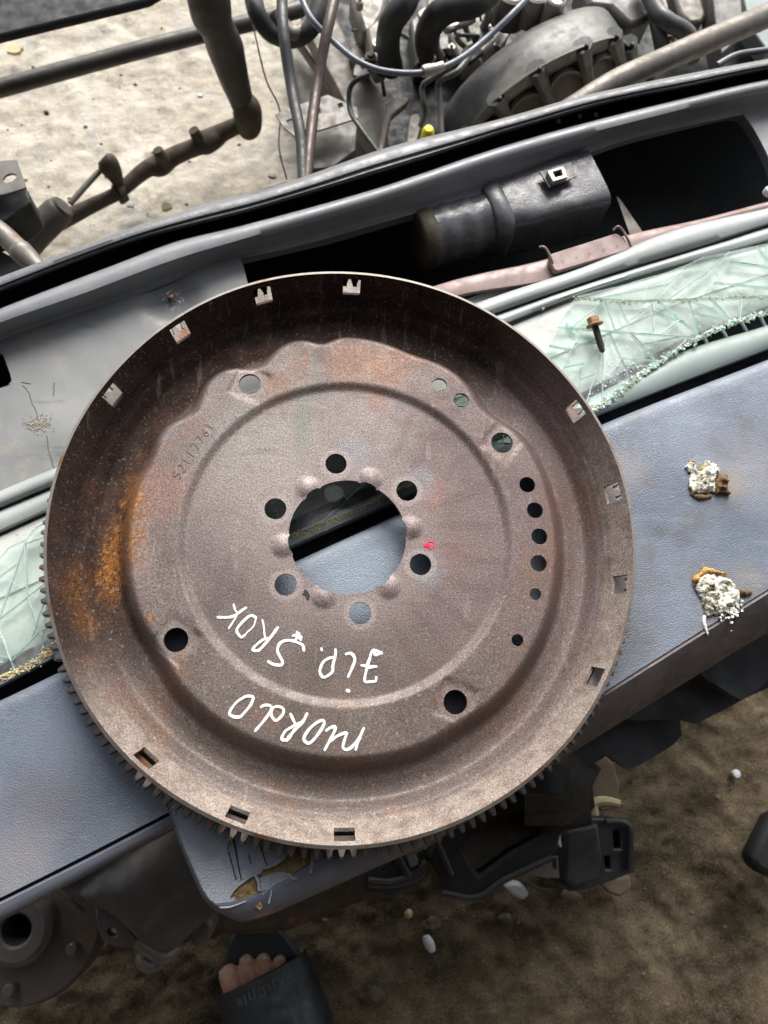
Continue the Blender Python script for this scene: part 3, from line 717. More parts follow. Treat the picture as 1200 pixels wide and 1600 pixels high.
LETT = [  # lower line, as it stands on the disc
 (Z1([(300, 85), (250, 85), (185, 125), (145, 175), (132, 212), (165, 232), (208, 232), (240, 200), (285, 145), (305, 95)]), W),
 (Z1([(360, 160), (385, 148), (425, 152), (432, 180), (395, 240), (318, 332)]), W), (Z1([(432, 195), (450, 165), (485, 158), (520, 175), (515, 215), (470, 258), (440, 235), (432, 198)]), W),
 (Z1([(690, 210), (665, 260), (610, 320), (570, 365), (545, 402)]), W*1.15), (Z1([(572, 212), (590, 250), (612, 300)]), W), (Z1([(640, 275), (590, 300), (535, 335), (510, 380), (520, 400), (560, 388), (600, 320)]), W),
 (Z1([(815, 265), (795, 258), (745, 285), (695, 335), (668, 385), (680, 412), (705, 422), (740, 395), (790, 330), (815, 280)]), W*1.05),
 (Z1([(830, 330), (865, 308), (892, 306), (885, 345), (820, 468)]), W*1.05), (Z1([(855, 410), (910, 370), (975, 348), (962, 395), (950, 450), (972, 468), (1010, 452), (1060, 395), (1100, 315)]), W), (Z1([(1075, 380), (1055, 420), (1043, 465)]), W),
 # upper line
 (Z2([(150, 62), (160, 100), (175, 125), (145, 180), (118, 222)]), W*.7), (Z2([(45, 148), (90, 150), (150, 140), (232, 85)]), W*1.05),
 (Z2([(300, 150), (265, 137), (225, 165), (180, 215), (172, 245), (200, 282), (225, 268)]), W), (Z2([(300, 150), (285, 205), (240, 250), (222, 270)]), W*.6),
 (Z2([(445, 218), (400, 280), (340, 350), (315, 372)]), W*1.15), (Z2([(342, 165), (352, 210), (358, 270), (372, 300)]), W*.65), (Z2([(395, 285), (345, 300), (290, 345), (280, 370), (318, 372)]), W*.9),
 (Z2([(382, 445), (420, 465), (470, 468), (475, 440), (445, 380), (455, 330), (495, 305), (550, 308), (610, 335), (620, 370)]), W*1.1),
 (Z2([(548, 272), (575, 268), (605, 282)]), W), (Z2([(575, 248), (580, 275), (600, 300)]), W), (Z2([(590, 258), (565, 300)]), W),
 (Z2([(738, 358), (740, 368)]), W), (Z2([(832, 365), (832, 400), (815, 470), (810, 515), (760, 550), (735, 535), (728, 500), (750, 450), (785, 425), (825, 415)]), W),
 (Z2([(903, 395), (935, 390), (960, 420), (955, 460), (918, 545)]), W*1.05), (Z2([(912, 638), (920, 642)]), W*1.4),
 (Z2([(1140, 390), (1110, 375), (1080, 372), (1060, 430), (1040, 500), (1028, 575), (1065, 580), (1100, 575), (1105, 550)]), W), (Z2([(1008, 470), (1050, 478), (1105, 478)]), W), (Z2([(1085, 370), (1100, 400), (1138, 385)]), W*1.1), (Z2([(1062, 425), (1045, 480), (1080, 480)]), W*1.3),
]
GROUPS = [('lower', [(0,), (1, 2), (3, 4, 5), (6,), (7, 8, 9)]), ('upper', [(10, 11), (12, 13), (14, 15, 16), (17, 18, 19, 20), (21,), (22,), (23,), (24,), (25, 26, 27, 28)])]
for ln, gs in GROUPS:
    for g_ in gs:
        mb = MB()
        for i in g_: stroke(mb, *LETT[i])
        mb.build('white_letter' if g_ not in ((21,), (24,)) else 'white_dot', MT['pen'], fly)
mb = MB()
stroke(mb, [(666, 852), (669, 852)], .0040, smooth=False); stroke(mb, [(671, 858), (676, 855), (678, 850), (675, 846), (669, 847)], .0008)
mb.build('red_paint_mark', MT['red'], fly)
mb = MB(); stroke(mb, [(477, 924), (480, 929), (481, 935)], .0026); stroke(mb, [(474, 928), (483, 931)], .0016); mb.build('dark_pit', MT['crack'], fly)
def stamp():
    # number punched along the web: 52117761, drawn by hand with thin strokes
    D = {'5': [[(1, 0), (0, 0), (0, .9), (.8, .8), (1, 1.4), (.6, 2), (0, 1.9)]], '2': [[(0, .3), (.5, 0), (1, .4), (.8, 1), (0, 2), (1, 2)]],
         '1': [[(.4, 0), (.45, 2)]], '7': [[(0, 0), (1, 0), (.4, 2)]], '6': [[(.9, 0), (.2, .9), (0, 1.5), (.5, 2), (1, 1.5), (.6, 1.05), (.1, 1.3)]]}
    a = np.array((275., 745.)); b = np.array((325., 668.)); u = (b-a)/np.hypot(*(b-a)); v = np.array((-u[1], u[0])); mb = MB()
    for i, ch in enumerate('52117761'):
        o = a+(b-a)*i/7.
        for L in D[ch]:
            pts = [tuple(o+u*x*6.5+v*(y-1)*6.5) for x, y in L]; stroke(mb, pts, .00034, 3, smooth=False if len(pts) == 2 else True)
    mb.build('stamped_number', MT['plate'], fly)
stamp()

# ------------------------------------------------------------------ the car parts the flywheel lies on
XS = np.linspace(-260, 1460, 260)
L0 = yfun([(-150, 494), (0, 433), (150, 376), (300, 325), (450, 284), (590, 235), (800, 181), (895, 154), (1046, 121), (1200, 92), (1350, 66)])
L1 = yfun([(-150, 517), (0, 455), (196, 380), (380, 331), (590, 269), (800, 203), (990, 151), (1060, 138), (1200, 108), (1350, 84)])
L2 = yfun([(-150, 543), (0, 482), (196, 407), (266, 380), (380, 352), (590, 294), (800, 224), (990, 173), (1200, 124), (1350, 98)])
L3 = yfun([(-150, 566), (0, 504), (140, 455), (294, 398), (380, 373), (590, 311), (800, 241), (990, 190), (1200, 138), (1350, 112)])
L4 = yfun([(-150, 592), (0, 529), (217, 455), (350, 403), (430, 387), (590, 344), (800, 281), (972, 215), (1151, 175), (1250, 155), (1350, 135)])
R0 = yfun([(-150, 830), (0, 767), (94, 728), (420, 600), (780, 461), (902, 420), (1060, 358), (1200, 325), (1350, 285)])
R1 = yfun([(-150, 858), (0, 795), (82, 761), (420, 631), (780, 489), (955, 429), (1116, 380), (1200, 353), (1350, 312)])
R2 = yfun([(-150, 896), (0, 834), (72, 801), (420, 665), (780, 512), (895, 466), (1025, 425), (1182, 382), (1350, 335)])
S0 = yfun([(-150, 1095), (0, 1034), (460, 810), (930, 603), (1060, 533), (1200, 478), (1350, 425)])
S1 = yfun([(-150, 1115), (0, 1056), (460, 832), (925, 620), (1065, 550), (1200, 508), (1350, 455)])
G0 = yfun([(-150, 1135), (0, 1073), (97, 1022), (457, 856), (617, 787), (930, 651), (1200, 546), (1350, 490)])
G1 = yfun([(-150, 1158), (0, 1095), (100, 1047), (463, 877), (625, 803), (937, 665), (1200, 562), (1350, 505)])

# --- grey door shell: ridge, sheet with its openings, rails and weather strip
door = empty('door_shell', at(600, 500, .48), 'grey painted car door shell with dark openings, lying under the upper half of the flywheel', 'car door')
loft('rubber_seal', [(lambda x: L0(x)+5, .44), (L0, .488), (lambda x: L0(x)+2.5, .497), (lerpf(L0, L1, .32), .501), (lerpf(L0, L1, .6), .5), (lerpf(L0, L1, .72), .4975), (lerpf(L0, L1, .86), .498), (L1, .493), (lambda x: L1(x)+3, .470)], XS, MT['rubber'], door, noise=.0008, nscale=18, angle=60)
loft('seal_channel', [(lambda x: L1(x)-2, .474), (lerpf(L1, L2, .3), .468), (lerpf(L1, L2, .8), .470), (lambda x: L2(x)+2, .479)], XS, MT['black'], door, noise=.001, nscale=60)
loft('folded_ridge', [(lambda x: L2(x)+3, .462), (L2, .490), (lambda x: L2(x)+2.5, .4955), (lerpf(L2, L3, .5), .497), (L3, .495), (lerpf(L3, L4, .25), .490), (lerpf(L3, L4, .8), .474), (lambda x: L4(x)+1, .4705), (lambda x: L4(x)+6, .4695)], XS, MT['grey_dark'], door, noise=.0008, nscale=14, angle=60)
ZD = .470
def dent(x, y):
    p = at(322, 762, ZD); d = math.hypot((x-p.x), (y-p.y)); z = -.004*math.exp(-(d/.014)**2)
    q = at(268, 465, ZD); d = math.hypot((x-q.x)*.8, y-q.y); z += -.0065*math.exp(-(d/.019)**4)
    q = at(100, 672, ZD); d = math.hypot((x-q.x)*.5, (y-q.y)-.3*(x-q.x)); z += .002*math.exp(-(d/.02)**2)
    return z+.0012*mnoise.noise(Vector((x*9, y*9, 0)))+.0003*mnoise.noise(Vector((x*60, y*60, 0)))
top = [(x, float(L4(x))+2) for x in np.linspace(-250, 1440, 60)]
bot = [(x, float(R0(x))+6) for x in np.linspace(1440, -250, 60)]
hole_big = [(377, 400), (430, 388), (520, 367), (600, 344), (700, 316), (800, 283), (890, 247), (972, 216), (1060, 193), (1130, 177), (1152, 175), (1163, 181), (1180, 205), (1205, 255), (1212, 290), (1208, 312), (1195, 320), (1060, 352), (980, 380), (780, 448), (600, 520), (450, 580), (425, 570), (405, 510), (388, 445)]
hole_small = [(-120, 590), (-10, 548), (4, 553), (16, 585), (18, 595), (13, 602), (-10, 609), (-120, 650)]
slab('inner_sheet', top+bot, ZD, .0016, MT['grey'], door, holes=[hole_big, hole_small], grid=.006, zf=dent, angle=35)
def frame_wall(name, poly, z0, z1, mat, par):
    p = spl([(*q,) for q in poly]+[poly[0]], 3)
    a = [at(q[0], q[1], z0) for q in p]; n = len(a); c = sum(a, Vector())/n
    V = a+[Vector((v.x+(v.x-c.x)*.01, v.y+(v.y-c.y)*.01, z1)) for v in a]
    finish(name, mesh(name, V, [(i, (i+1) % n, n+(i+1) % n, n+i) for i in range(n)]), mat, par, angle=60)
frame_wall('opening_flange', hole_big, ZD+.0006, ZD-.012, MT['grey_dark'], door)
frame_wall('opening_flange', hole_small, ZD+.0006, ZD-.010, MT['grey_dark'], door)
# outer skin of the door, deep down in the dark, and the side walls closing the box
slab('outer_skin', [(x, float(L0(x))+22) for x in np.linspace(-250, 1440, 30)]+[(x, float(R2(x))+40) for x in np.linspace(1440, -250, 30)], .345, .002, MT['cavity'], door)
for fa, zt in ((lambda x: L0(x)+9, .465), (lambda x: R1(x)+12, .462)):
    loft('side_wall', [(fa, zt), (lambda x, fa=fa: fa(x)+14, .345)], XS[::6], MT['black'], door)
# pale rails along the near side of the shell
loft('upper_rail', [(lambda x: R0(x)+2, .458), (R0, .482), (lambda x: R0(x)+1.5, .4855), (lerpf(R0, R1, .25), .4885), (lerpf(R0, R1, .6), .4882), (lerpf(R0, R1, .85), .486), (lambda x: R1(x)-1, .481), (R1, .474)], XS, MT['rail'], door, noise=.0005, nscale=20, angle=60)
loft('lower_rail', [(lambda x: R1(x)+.5, .470), (lambda x: R1(x)+2, .481), (lerpf(R1, R2, .25), .4855), (lerpf(R1, R2, .55), .4865), (lerpf(R1, R2, .85), .4845), (lambda x: R2(x)-1, .480), (R2, .470)], XS, MT['rail'], door, noise=.0005, nscale=24, angle=60)
# small fixings on the sheet
c = at(268, 466, ZD-.003); mb = MB().lathe([(0, .0045), (.0022, .004), (.003, .002), (.0034, 0)], c, n=14)
mb.build('weld_stud', MT['zinc'], door)
mb = MB()
rr = random.Random(5)
for k in range(150):
    t = rr.uniform(0, 6.28); d = abs(rr.gauss(.0080, .0028)); p = Vector((c.x+d*math.cos(t), c.y+d*math.sin(t)-.0005, ZD-.0015+dent(c.x+d*math.cos(t), c.y+d*math.sin(t))))
    mb.tube([p, p+Vector((rr.uniform(-.0025, .0025), rr.uniform(-.0025, .0025), .0008))], rr.uniform(.0006, .0016), n=5)
tag(mb.build('sealant_crumbs', MT['pale'], door), kind='stuff')
mb = MB()
for L in ([(37, 603), (45, 612), (50, 630), (58, 645), (63, 665)], [(73, 682), (77, 705), (82, 725), (88, 740)], [(84, 598), (84, 618)], [(33, 597), (48, 600)]):
    q = spl([(x+rr.uniform(-1, 1), y, 0) for x, y in L], 6)
    P = [at(a[0]+rr.uniform(-.8, .8), a[1], ZD) for a in q]; P = [Vector((p.x, p.y, ZD+dent(p.x, p.y)+.0001)) for p in P]
    mb.tube(P, .00038, n=5)
mb.build('paint_crack', MT['hair'], door)
mb = MB()
for k in range(260):
    t = rr.gauss(0, 1), rr.gauss(0, 1); p = at(62+t[0]*9, 662+t[1]*6, ZD); p.z = ZD+dent(p.x, p.y)+.0002; mb.box(p, (rr.uniform(.0003, .0010),)*3, Matrix.Rotation(rr.uniform(0, 3), 3, 'Z'))
tag(mb.build('dirt_clump', MT['strawdust'], door), kind='stuff')
for (x, y) in ((872, 190), (930, 180), (905, 183)):
    p = at(x, y, .471); MB().lathe([(0, .0025), (.002, .002), (.0026, 0)], p, n=8).build('seed_husk', MT['cream'], door)

# --- faded red strap running along the lower side of the opening
strap = empty('primer_strap', at(760, 440, .474), 'faded reddish strap with a punched clamp along the lower edge of the door opening', 'strap')
ST0 = yfun([(560, 493), (690, 443), (850, 406), (985, 366), (1100, 341), (1200, 315), (1350, 280)])
ST1 = yfun([(560, 513), (720, 462), (865, 436), (1000, 386), (1100, 353), (1200, 327), (1350, 296)])
xs = np.linspace(560, 1400, 90)
loft('strap_band', [(lambda x: ST0(x)+3, .470), (ST0, .4765), (lambda x: ST0(x)+2, .4785), (lerpf(ST0, ST1, .5), .4790), (lambda x: ST1(x)-2, .4780), (ST1, .4755), (lambda x: ST1(x)+3, .468)], xs, MT['rose'], strap, noise=.0006, nscale=30, angle=60)
CA = yfun([(842, 391), (848, 386), (860, 392), (900, 381), (960, 364), (972, 354), (982, 368)]); 
clamp = slab('clamp_plate', [(858, 397), (962, 364), (975, 370), (984, 386), (980, 392), (872, 424), (866, 422), (860, 410)], .486, .006, MT['rose'], strap, bevel=.0012)
for i in range(5):
    p = at(879+i*21.3, 409-i*6.0, .4861); MB().lathe([(.0012, .0001), (.0012, -.0015), (0, -.0015)], p, n=10).build('punched_hole', MT['crack'], clamp)
hose([(843, 386, .488), (850, 386, .490), (856, 393, .489), (862, 406, .487), (866, 423, .482)], .0011, 'rolled_lip', MT['rose'], clamp)
hose([(958, 360, .488), (966, 354, .491), (974, 362, .489), (981, 374, .487), (987, 388, .481)], .0011, 'rolled_lip', MT['rose'], clamp)

# --- wrapped canister inside the opening, and its clip
can = empty('canister', at(780, 360, .42), 'black wrapped cylindrical canister lying inside the door opening', 'canister')
def canister():
    a = at(652, 376, .447); b = at(930, 301, .447); ax = (b-a).normalized(); L = (b-a).length
    q = Matrix((ax.cross(Vector((0, 0, 1))).normalized(), ax.cross(ax.cross(Vector((0, 0, 1)))).normalized()*-1, ax)).transposed()
    def ring(t, r, sq=0, n=40):
        o = []
        for k in range(n):
            th = 2*math.pi*k/n; e = 2+sq*6
            cx = math.copysign(abs(math.cos(th))**(2/e), math.cos(th)); sy = math.copysign(abs(math.sin(th))**(2/e), math.sin(th))
            w_ = 1+.035*mnoise.noise(Vector((cx*2, sy*2, t*50)))+.012*mnoise.noise(Vector((cx*7, sy*7, t*150)))
            o.append(a+ax*t+(q.col[0]*cx*w_+q.col[1]*sy*w_)*r)
        return o
    def body(prof, name, mat):
        V = []; n = 40
        for t, r, s_ in prof: V += ring(t, r, s_)
        F = [(j*n+k, j*n+(k+1) % n, (j+1)*n+(k+1) % n, (j+1)*n+k) for j in range(len(prof)-1) for k in range(n)]
        F += [tuple(range(n)), tuple((len(prof)-1)*n+k for k in range(n))]
        bm = bmesh.new(); me = mesh(name, V, F); bm.from_mesh(me); bmesh.ops.recalc_face_normals(bm, faces=bm.faces); bm.to_mesh(me); bm.free()
        return finish(name, me, mat, can, angle=50)
    body([(t, .0275+.0006*math.sin(t*300), 0) for t in np.linspace(.004, .075, 30)], 'wrapped_body', MT['canister'])
    body([(0, .018, 0), (0, .026, 0), (.002, .0285, 0), (.012, .0288, 0), (.014, .0275, 0)], 'end_cap', MT['rust'])
    body([(.067, .0285, .1), (.069, .031, .1), (.077, .0315, .15), (.082, .031, .15), (.084, .029, .2)], 'tape_band', MT['canister'])
    body([(t, .0285+.0014*max(0, (t-.084))*20, .25+min(.5, (t-.084)*14)) for t in np.linspace(.083, L*.96, 20)]+[(L*.97, .026, .6)], 'boxy_end', MT['canister'])
canister()
clip = empty('square_clip', at(866, 270, .45), 'small pale square clip on a tab above the black canister', 'clip')
slab('tab', [(843, 268), (892, 253), (901, 276), (858, 293)], .484, .0015, MT['cast'], clip, bevel=.0004)
sq = [(856, 268), (880, 260), (888, 274), (866, 285)]; c0 = np.mean(sq, 0)
slab('socket', [(855, 267), (881, 259), (887, 277), (864, 284)], .4895, .005, MT['zinc'], clip, holes=[[tuple(c0+(np.array(p)-c0)*.5+(0, -1)) for p in ((855, 267), (881, 259), (887, 277), (864, 284))]], bevel=.0006)
slab('divider_tab', [(963, 306), (969, 311), (1004, 362), (996, 366), (984, 366)], .44, .002, MT['cast'], door)
# small pale knob at the right edge
p = at(1199, 302, .474); tag(MB().lathe([(0, .006), (.004, .006), (.005, .004), (.005, 0)], p, n=14).build('screw_cap', MT['pale']), 'small pale cap at the right end of the door opening', 'cap')

# --- pale dusty sheet under the broken glass, dark slot and the green grey strip
und = empty('window_ledge', at(600, 560, .47), 'dusty pale ledge of sheet metal beneath the broken glass', 'ledge')
loft('ledge_sheet', [(lambda x: R2(x)-6, .4745), (lambda x: R2(x)+3, .4745), (lambda x: R2(x)+5, .4800), (lerpf(R2, S0, .12), .4812), (lerpf(R2, S0, .3), .4790), (lerpf(R2, S0, .5), .4805), (lerpf(R2, S0, .52), .4788), (lerpf(R2, S0, .75), .4796), (lerpf(R2, S0, .95), .4785), (S0, .4765), (lambda x: S0(x)+3, .460)], XS, MT['sheet'], und, noise=.001, nscale=14, angle=50)
loft('gap_bottom', [(lambda x: S0(x)-4, .458), (lambda x: G1(x)+10, .452)], XS[::4], MT['black'], und)
loft('lower_strip', [(lambda x: S1(x)+1, .458), (S1, .4805), (lambda x: S1(x)+2, .4835), (lerpf(S1, G0, .35), .4865), (lerpf(S1, G0, .8), .4860), (lambda x: G0(x)-1.5, .4835), (G0, .479), (lambda x: G0(x)+2, .455)], XS, MT['strip'], und, noise=.0006, nscale=18, angle=50)
for (x0, y0, x1, y1) in ((1176, 470, 1196, 512), (1148, 486, 1170, 524), (1120, 500, 1140, 536), (1092, 512, 1110, 546), (1204, 462, 1226, 500), (1232, 448, 1256, 488)):
    hose([(x0, y0, .470), ((x0+x1)/2, (y0+y1)/2, .472), (x1, y1, .472)], .0016, 'vent_rib', MT['strip'], und, n=8)

# --- blue-grey dashboard panel
dash = empty('dashboard_panel', at(600, 1000, .5), 'long blue grey vinyl dashboard panel lying under the lower half of the flywheel', 'dashboard panel')
B1 = yfun([(-260, 1534), (-150, 1480), (0, 1407), (130, 1342), (262, 1274), (420, 1195)])
B2 = yfun([(250, 1520), (400, 1425), (650, 1278), (905, 1110), (1060, 1012), (1200, 925), (1350, 838), (1480, 762)])
def zt(d): return lambda x: .503+d
rows = [(lambda x: G1(x)+3, .456), (G1, .492), (lambda x: G1(x)+2, .4995), (lambda x: G1(x)+6, .5022), (lambda x: G1(x)+14, .5032)]
xl = np.linspace(-260, 290, 110); xr = np.linspace(290, 1470, 220)
def panel(xs_, Bf, nm):
    rw = rows+[(lerpf(lambda x: G1(x)+14, lambda x: Bf(x)-4, t), .5032-.0008*math.sin(t*3)) for t in np.linspace(.03, 1, 40)]
    return loft(nm, rw, xs_, MT['blue'], dash, noise=.0009, nscale=11, angle=50)
top_l = panel(np.concatenate([xl, [300., 420.]]), B1, 'vinyl_skin')
top_r = panel(np.concatenate([[300.], xr[3:]]), lambda x: np.where(x < 300, B1(np.minimum(x, 420)), np.maximum(np.minimum(B2(x), 1290), 0)), 'vinyl_skin')
top_l.data.vertices[0]  # left and right halves meet under the flywheel
# left: narrow seam then a folded lip
xsl = np.linspace(-260, 300, 60)
loft('seam', [(lambda x: B1(x)-5, .5015), (lambda x: B1(x)+1, .4985), (lambda x: B1(x)+5, .4985)], xsl, MT['seam'], dash)
loft('lower_lip', [(lambda x: B1(x)+1.5, .497), (lambda x: B1(x)+2.5, .5005), (lambda x: B1(x)+6, .5015), (lambda x: B1(x)+14, .5005), (lambda x: B1(x)+25-(x/262)*5, .4985), (lambda x: B1(x)+32-(x/262)*7, .494), (lambda x: B1(x)+33-(x/262)*7, .486), (lambda x: B1(x)+28, .455)], xsl, MT['blue_lip'], dash, noise=.0006, nscale=16, angle=50)
xsr = np.linspace(640, 1470, 110)
lipw = lambda x: 58+(x-905)*.012
loft('lower_lip', [(lambda x: B2(x)-7, .5025), (lambda x: B2(x)-4, .5008), (lambda x: B2(x)-1, .5025), (lambda x: B2(x)+3, .5035), (lambda x: B2(x)+10, .5015), (lambda x: B2(x)+lipw(x)*.4, .496), (lambda x: B2(x)+lipw(x)*.75, .487), (lambda x: B2(x)+lipw(x), .474), (lambda x: B2(x)+lipw(x)+1, .464), (lambda x: B2(x)+lipw(x)-14, .44)], xsr, MT['purple_lip'], dash, noise=.0008, nscale=22, angle=50)
# hollow underside ribs so that the panel has depth
for f_, a_, b_ in ((B1, -250, 250), (B2, 680, 1450)):
    loft('back_frame', [(lambda x, f_=f_: f_(x)-20, .495), (lambda x, f_=f_: f_(x)-6, .43), (lambda x: G1(x)+40, .42), (lambda x: G1(x)+12, .49)], np.linspace(a_, b_, 30), MT['black'], dash)

# --- armrest with torn corner and bared foam
arm = empty('armrest', at(420, 1360, .48), 'grey vinyl armrest end poking out below the flywheel, its corner torn to brown foam', 'armrest')
def armrest():
    zt_ = .5038
    out = [(258, 1247), (268, 1275), (292, 1335), (315, 1390), (331, 1412), (343, 1420), (362, 1418), (380, 1414)]
    # upper skin
    edge_top = [(252, 1240), (262, 1262), (290, 1328), (316, 1388), (328, 1406), (338, 1412), (360, 1409), (398, 1398), (440, 1378), (478, 1355), (500, 1342), (560, 1318), (660, 1272), (800, 1180), (840, 1130), (700, 1150), (400, 1130), (300, 1140), (262, 1190)]
    tear = [(358, 1405), (366, 1392), (372, 1386), (392, 1371), (405, 1366), (414, 1356), (424, 1351), (446, 1338), (462, 1325), (468, 1322), (476, 1328), (482, 1325), (486, 1330), (487, 1340), (484, 1362), (478, 1366), (462, 1371), (452, 1364), (437, 1362), (421, 1366), (406, 1372), (404, 1390), (412, 1412), (408, 1417), (396, 1407), (372, 1409), (366, 1402)]
    def zf(x, y): return .0005*mnoise.noise(Vector((x*25, y*25, 0)))
    slab('upper_skin', edge_top, zt_, .0022, MT['armrest'], arm, holes=[tear], grid=.004, zf=zf, bevel=0)
    # rounded outer side falling away
    crest = [(252, 1240), (262, 1262), (290, 1328), (316, 1388), (328, 1406), (338, 1412), (360, 1409), (398, 1398), (440, 1378), (478, 1355), (500, 1342), (560, 1318), (660, 1272), (800, 1180), (900, 1100)]
    low = [(250, 1243), (259, 1265), (286, 1333), (312, 1393), (331, 1418), (366, 1437), (386, 1439), (420, 1429), (455, 1414), (495, 1396), (520, 1385), (580, 1358), (680, 1310), (815, 1215), (915, 1120)]
    c = spl(crest, 6); l = spl(low, 6); V = []; n = len(c)
    prof = [(0, .0005, 0), (.12, .0004, .0), (.3, -.0012, 0), (.55, -.0045, 0), (.8, -.0095, 0), (1, -.016, 0), (1.02, -.024, 0), (.9, -.045, 0)]
    for t, dz, _ in prof:
        for a, b in zip(c, l):
            q = a*(1-t)+b*t; p = at(q[0], q[1], zt_+dz); p.z += .0007*mnoise.noise(p*25); V.append(p)
    F = [(j*n+i, j*n+i+1, (j+1)*n+i+1, (j+1)*n+i) for j in range(len(prof)-1) for i in range(n-1)]
    me = mesh('side_skin', V, F); bm = bmesh.new(); bm.from_mesh(me); bmesh.ops.recalc_face_normals(bm, faces=bm.faces); bm.to_mesh(me); bm.free()
    finish('side_skin', me, MT['blue_lip'], arm, angle=60)
    # foam under the tear
    def fz(x, y): return .0028*mnoise.fractal(Vector((x*110, y*110, 2)), .8, 2, 4)+.0006*random.uniform(-1, 1)
    big = [tuple(np.array(p)+(np.array(p)-np.array((425., 1368.)))*.10) for p in tear]
    slab('bared_foam', big, zt_-.0035, .02, MT['foam'], arm, grid=.0012, zf=fz, smooth=True, angle=80)
    # curled flaps of skin at the tear
    for k, L in enumerate(([(470, 1322), (466, 1314), (472, 1326)], [(486, 1328), (488, 1342), (485, 1364)], [(398, 1366), (404, 1378), (405, 1392)], [(414, 1357), (430, 1350), (446, 1339)], [(452, 1365), (456, 1372), (464, 1372)])):
        hose([(x, y, zt_+.0006) for x, y in L], .0011, 'torn_flap', MT['armrest'], arm, n=6)
    mb_ = MB()
    for L in ([(355, 1328), (363, 1312), (371, 1345), (377, 1375)], [(357, 1330), (361, 1345), (365, 1360), (369, 1374)], [(404, 1312), (411, 1335), (418, 1354)], [(364, 1308), (368, 1325), (372, 1350)], [(388, 1335), (392, 1350)]):
        P = [at(q[0], q[1], zt_+.0002) for q in spl([(x, y, 0) for x, y in L], 5)]; mb_.tube(P, .0004, n=5)
    mb_.build('skin_crack', MT['crack'], arm)
    mb_ = MB()
    for L in ([(410, 1398), (422, 1386), (440, 1376), (458, 1368)], [(343, 1418), (360, 1417), (385, 1408)], [(421, 1368), (424, 1390), (420, 1412)], [(490, 1354), (502, 1347), (512, 1340)]):
        P = [at(q[0], q[1], zt_-.0002) for q in spl([(x, y, 0) for x, y in L], 5)]; mb_.tube(P, .0007, n=5)
    mb_.build('worn_crease', MT['armrest'], arm)
armrest()

# ------------------------------------------------------------------ broken laminated glass on the ledge
wind = empty('broken_windscreen', at(600, 700, .482), 'strip of cracked greenish windscreen glass sticking out on both sides of the flywheel', 'broken glass')
def clip_half(poly, p, n):
    out = []
    for i in range(len(poly)):
        a, b = poly[i], poly[(i+1) % len(poly)]; da = (a[0]-p[0])*n[0]+(a[1]-p[1])*n[1]; db = (b[0]-p[0])*n[0]+(b[1]-p[1])*n[1]
        if da <= 0: out.append(a)
        if (da < 0 < db) or (db < 0 < da): t = da/(da-db); out.append((a[0]+(b[0]-a[0])*t, a[1]+(b[1]-a[1])*t))
    return out
def area(P): return abs(sum(P[i][0]*P[(i+1) % len(P)][1]-P[(i+1) % len(P)][0]*P[i][1] for i in range(len(P)))/2)
def shards(poly, z, n, seed, jagged=True, th=.004):
    rr = random.Random(seed); P = [tuple(at(x, y, z)[:2]) for x, y in poly]
    cells = [P]
    while len(cells) < n:
        cells.sort(key=area); C = cells.pop(-1 if rr.random() < .7 else rr.randrange(len(cells)))
        cx = sum(p[0] for p in C)/len(C); cy = sum(p[1] for p in C)/len(C); cx += rr.gauss(0, .006); cy += rr.gauss(0, .006)
        t = rr.choice([rr.gauss(.35, .35), rr.gauss(1.9, .5), rr.uniform(0, 3.14)]); nx, ny = -math.sin(t), math.cos(t)
        for sg in (1, -1):
            D = clip_half(C, (cx-nx*sg*.00012, cy-ny*sg*.00012), (nx*sg, ny*sg))
            if len(D) > 2 and area(D) > 4e-6: cells.append(D)
        if not cells: break
    fl = MB()
    for C in cells:
        tx, ty = rr.uniform(-.012, .012), rr.uniform(-.012, .012); dz = rr.uniform(-.0003, .0003)
        c = (sum(p[0] for p in C)/len(C), sum(p[1] for p in C)/len(C)); m = len(C)
        V = [(p[0], p[1], z+dz+(p[0]-c[0])*tx+(p[1]-c[1])*ty) for p in C]; V += [(v[0]+rr.uniform(-.0004, .0004), v[1]+rr.uniform(-.0004, .0004), v[2]-th) for v in V]
        F = [tuple(range(m)), tuple(range(2*m-1, m-1, -1))]+[(q, q+m, (q+1) % m+m, (q+1) % m) for q in range(m)]
        me = mesh('shard', V, F)
        bm = bmesh.new(); bm.from_mesh(me); bmesh.ops.recalc_face_normals(bm, faces=bm.faces); bm.to_mesh(me); bm.free()
        me.polygons.foreach_set('material_index', [0, 2]+[1]*m)
        finish('shard', me, [MT['glass'], MT['glass_edge'], MT['glass_under']], wind, smooth=False)
        for q in range(m):
            if rr.random() < .55:
                a_, b_ = Vector(V[q]), Vector(V[(q+1) % m]); t0, t1 = sorted((rr.random(), rr.random()))
                if rr.random() < .5: t0, t1 = 0, 1
                if (b_-a_).length*(t1-t0) > .002: fl.tube([a_.lerp(b_, t0), a_.lerp(b_, (t0+t1)/2)+Vector((0, 0, .0001)), a_.lerp(b_, t1)], rr.uniform(.00012, .00042), n=4)
    if fl.v: tag(fl.build('fracture_line', MT['pale'], wind), kind='stuff')
jr = random.Random(11)
def jag(L, a=2.2):
    o = []
    for i in range(len(L)-1):
        n = max(1, int(math.hypot(L[i+1][0]-L[i][0], L[i+1][1]-L[i][1])/12))
        for k in range(n):
            t = k/n; o.append((L[i][0]*(1-t)+L[i+1][0]*t+jr.uniform(-a, a), L[i][1]*(1-t)+L[i+1][1]*t+jr.uniform(-a, a)))
    return o+[L[-1]]
low_edge = jag([(1330, 455), (1200, 488), (1150, 500), (1120, 515), (1080, 535), (1030, 565), (985, 600), (945, 628), (922, 641)])
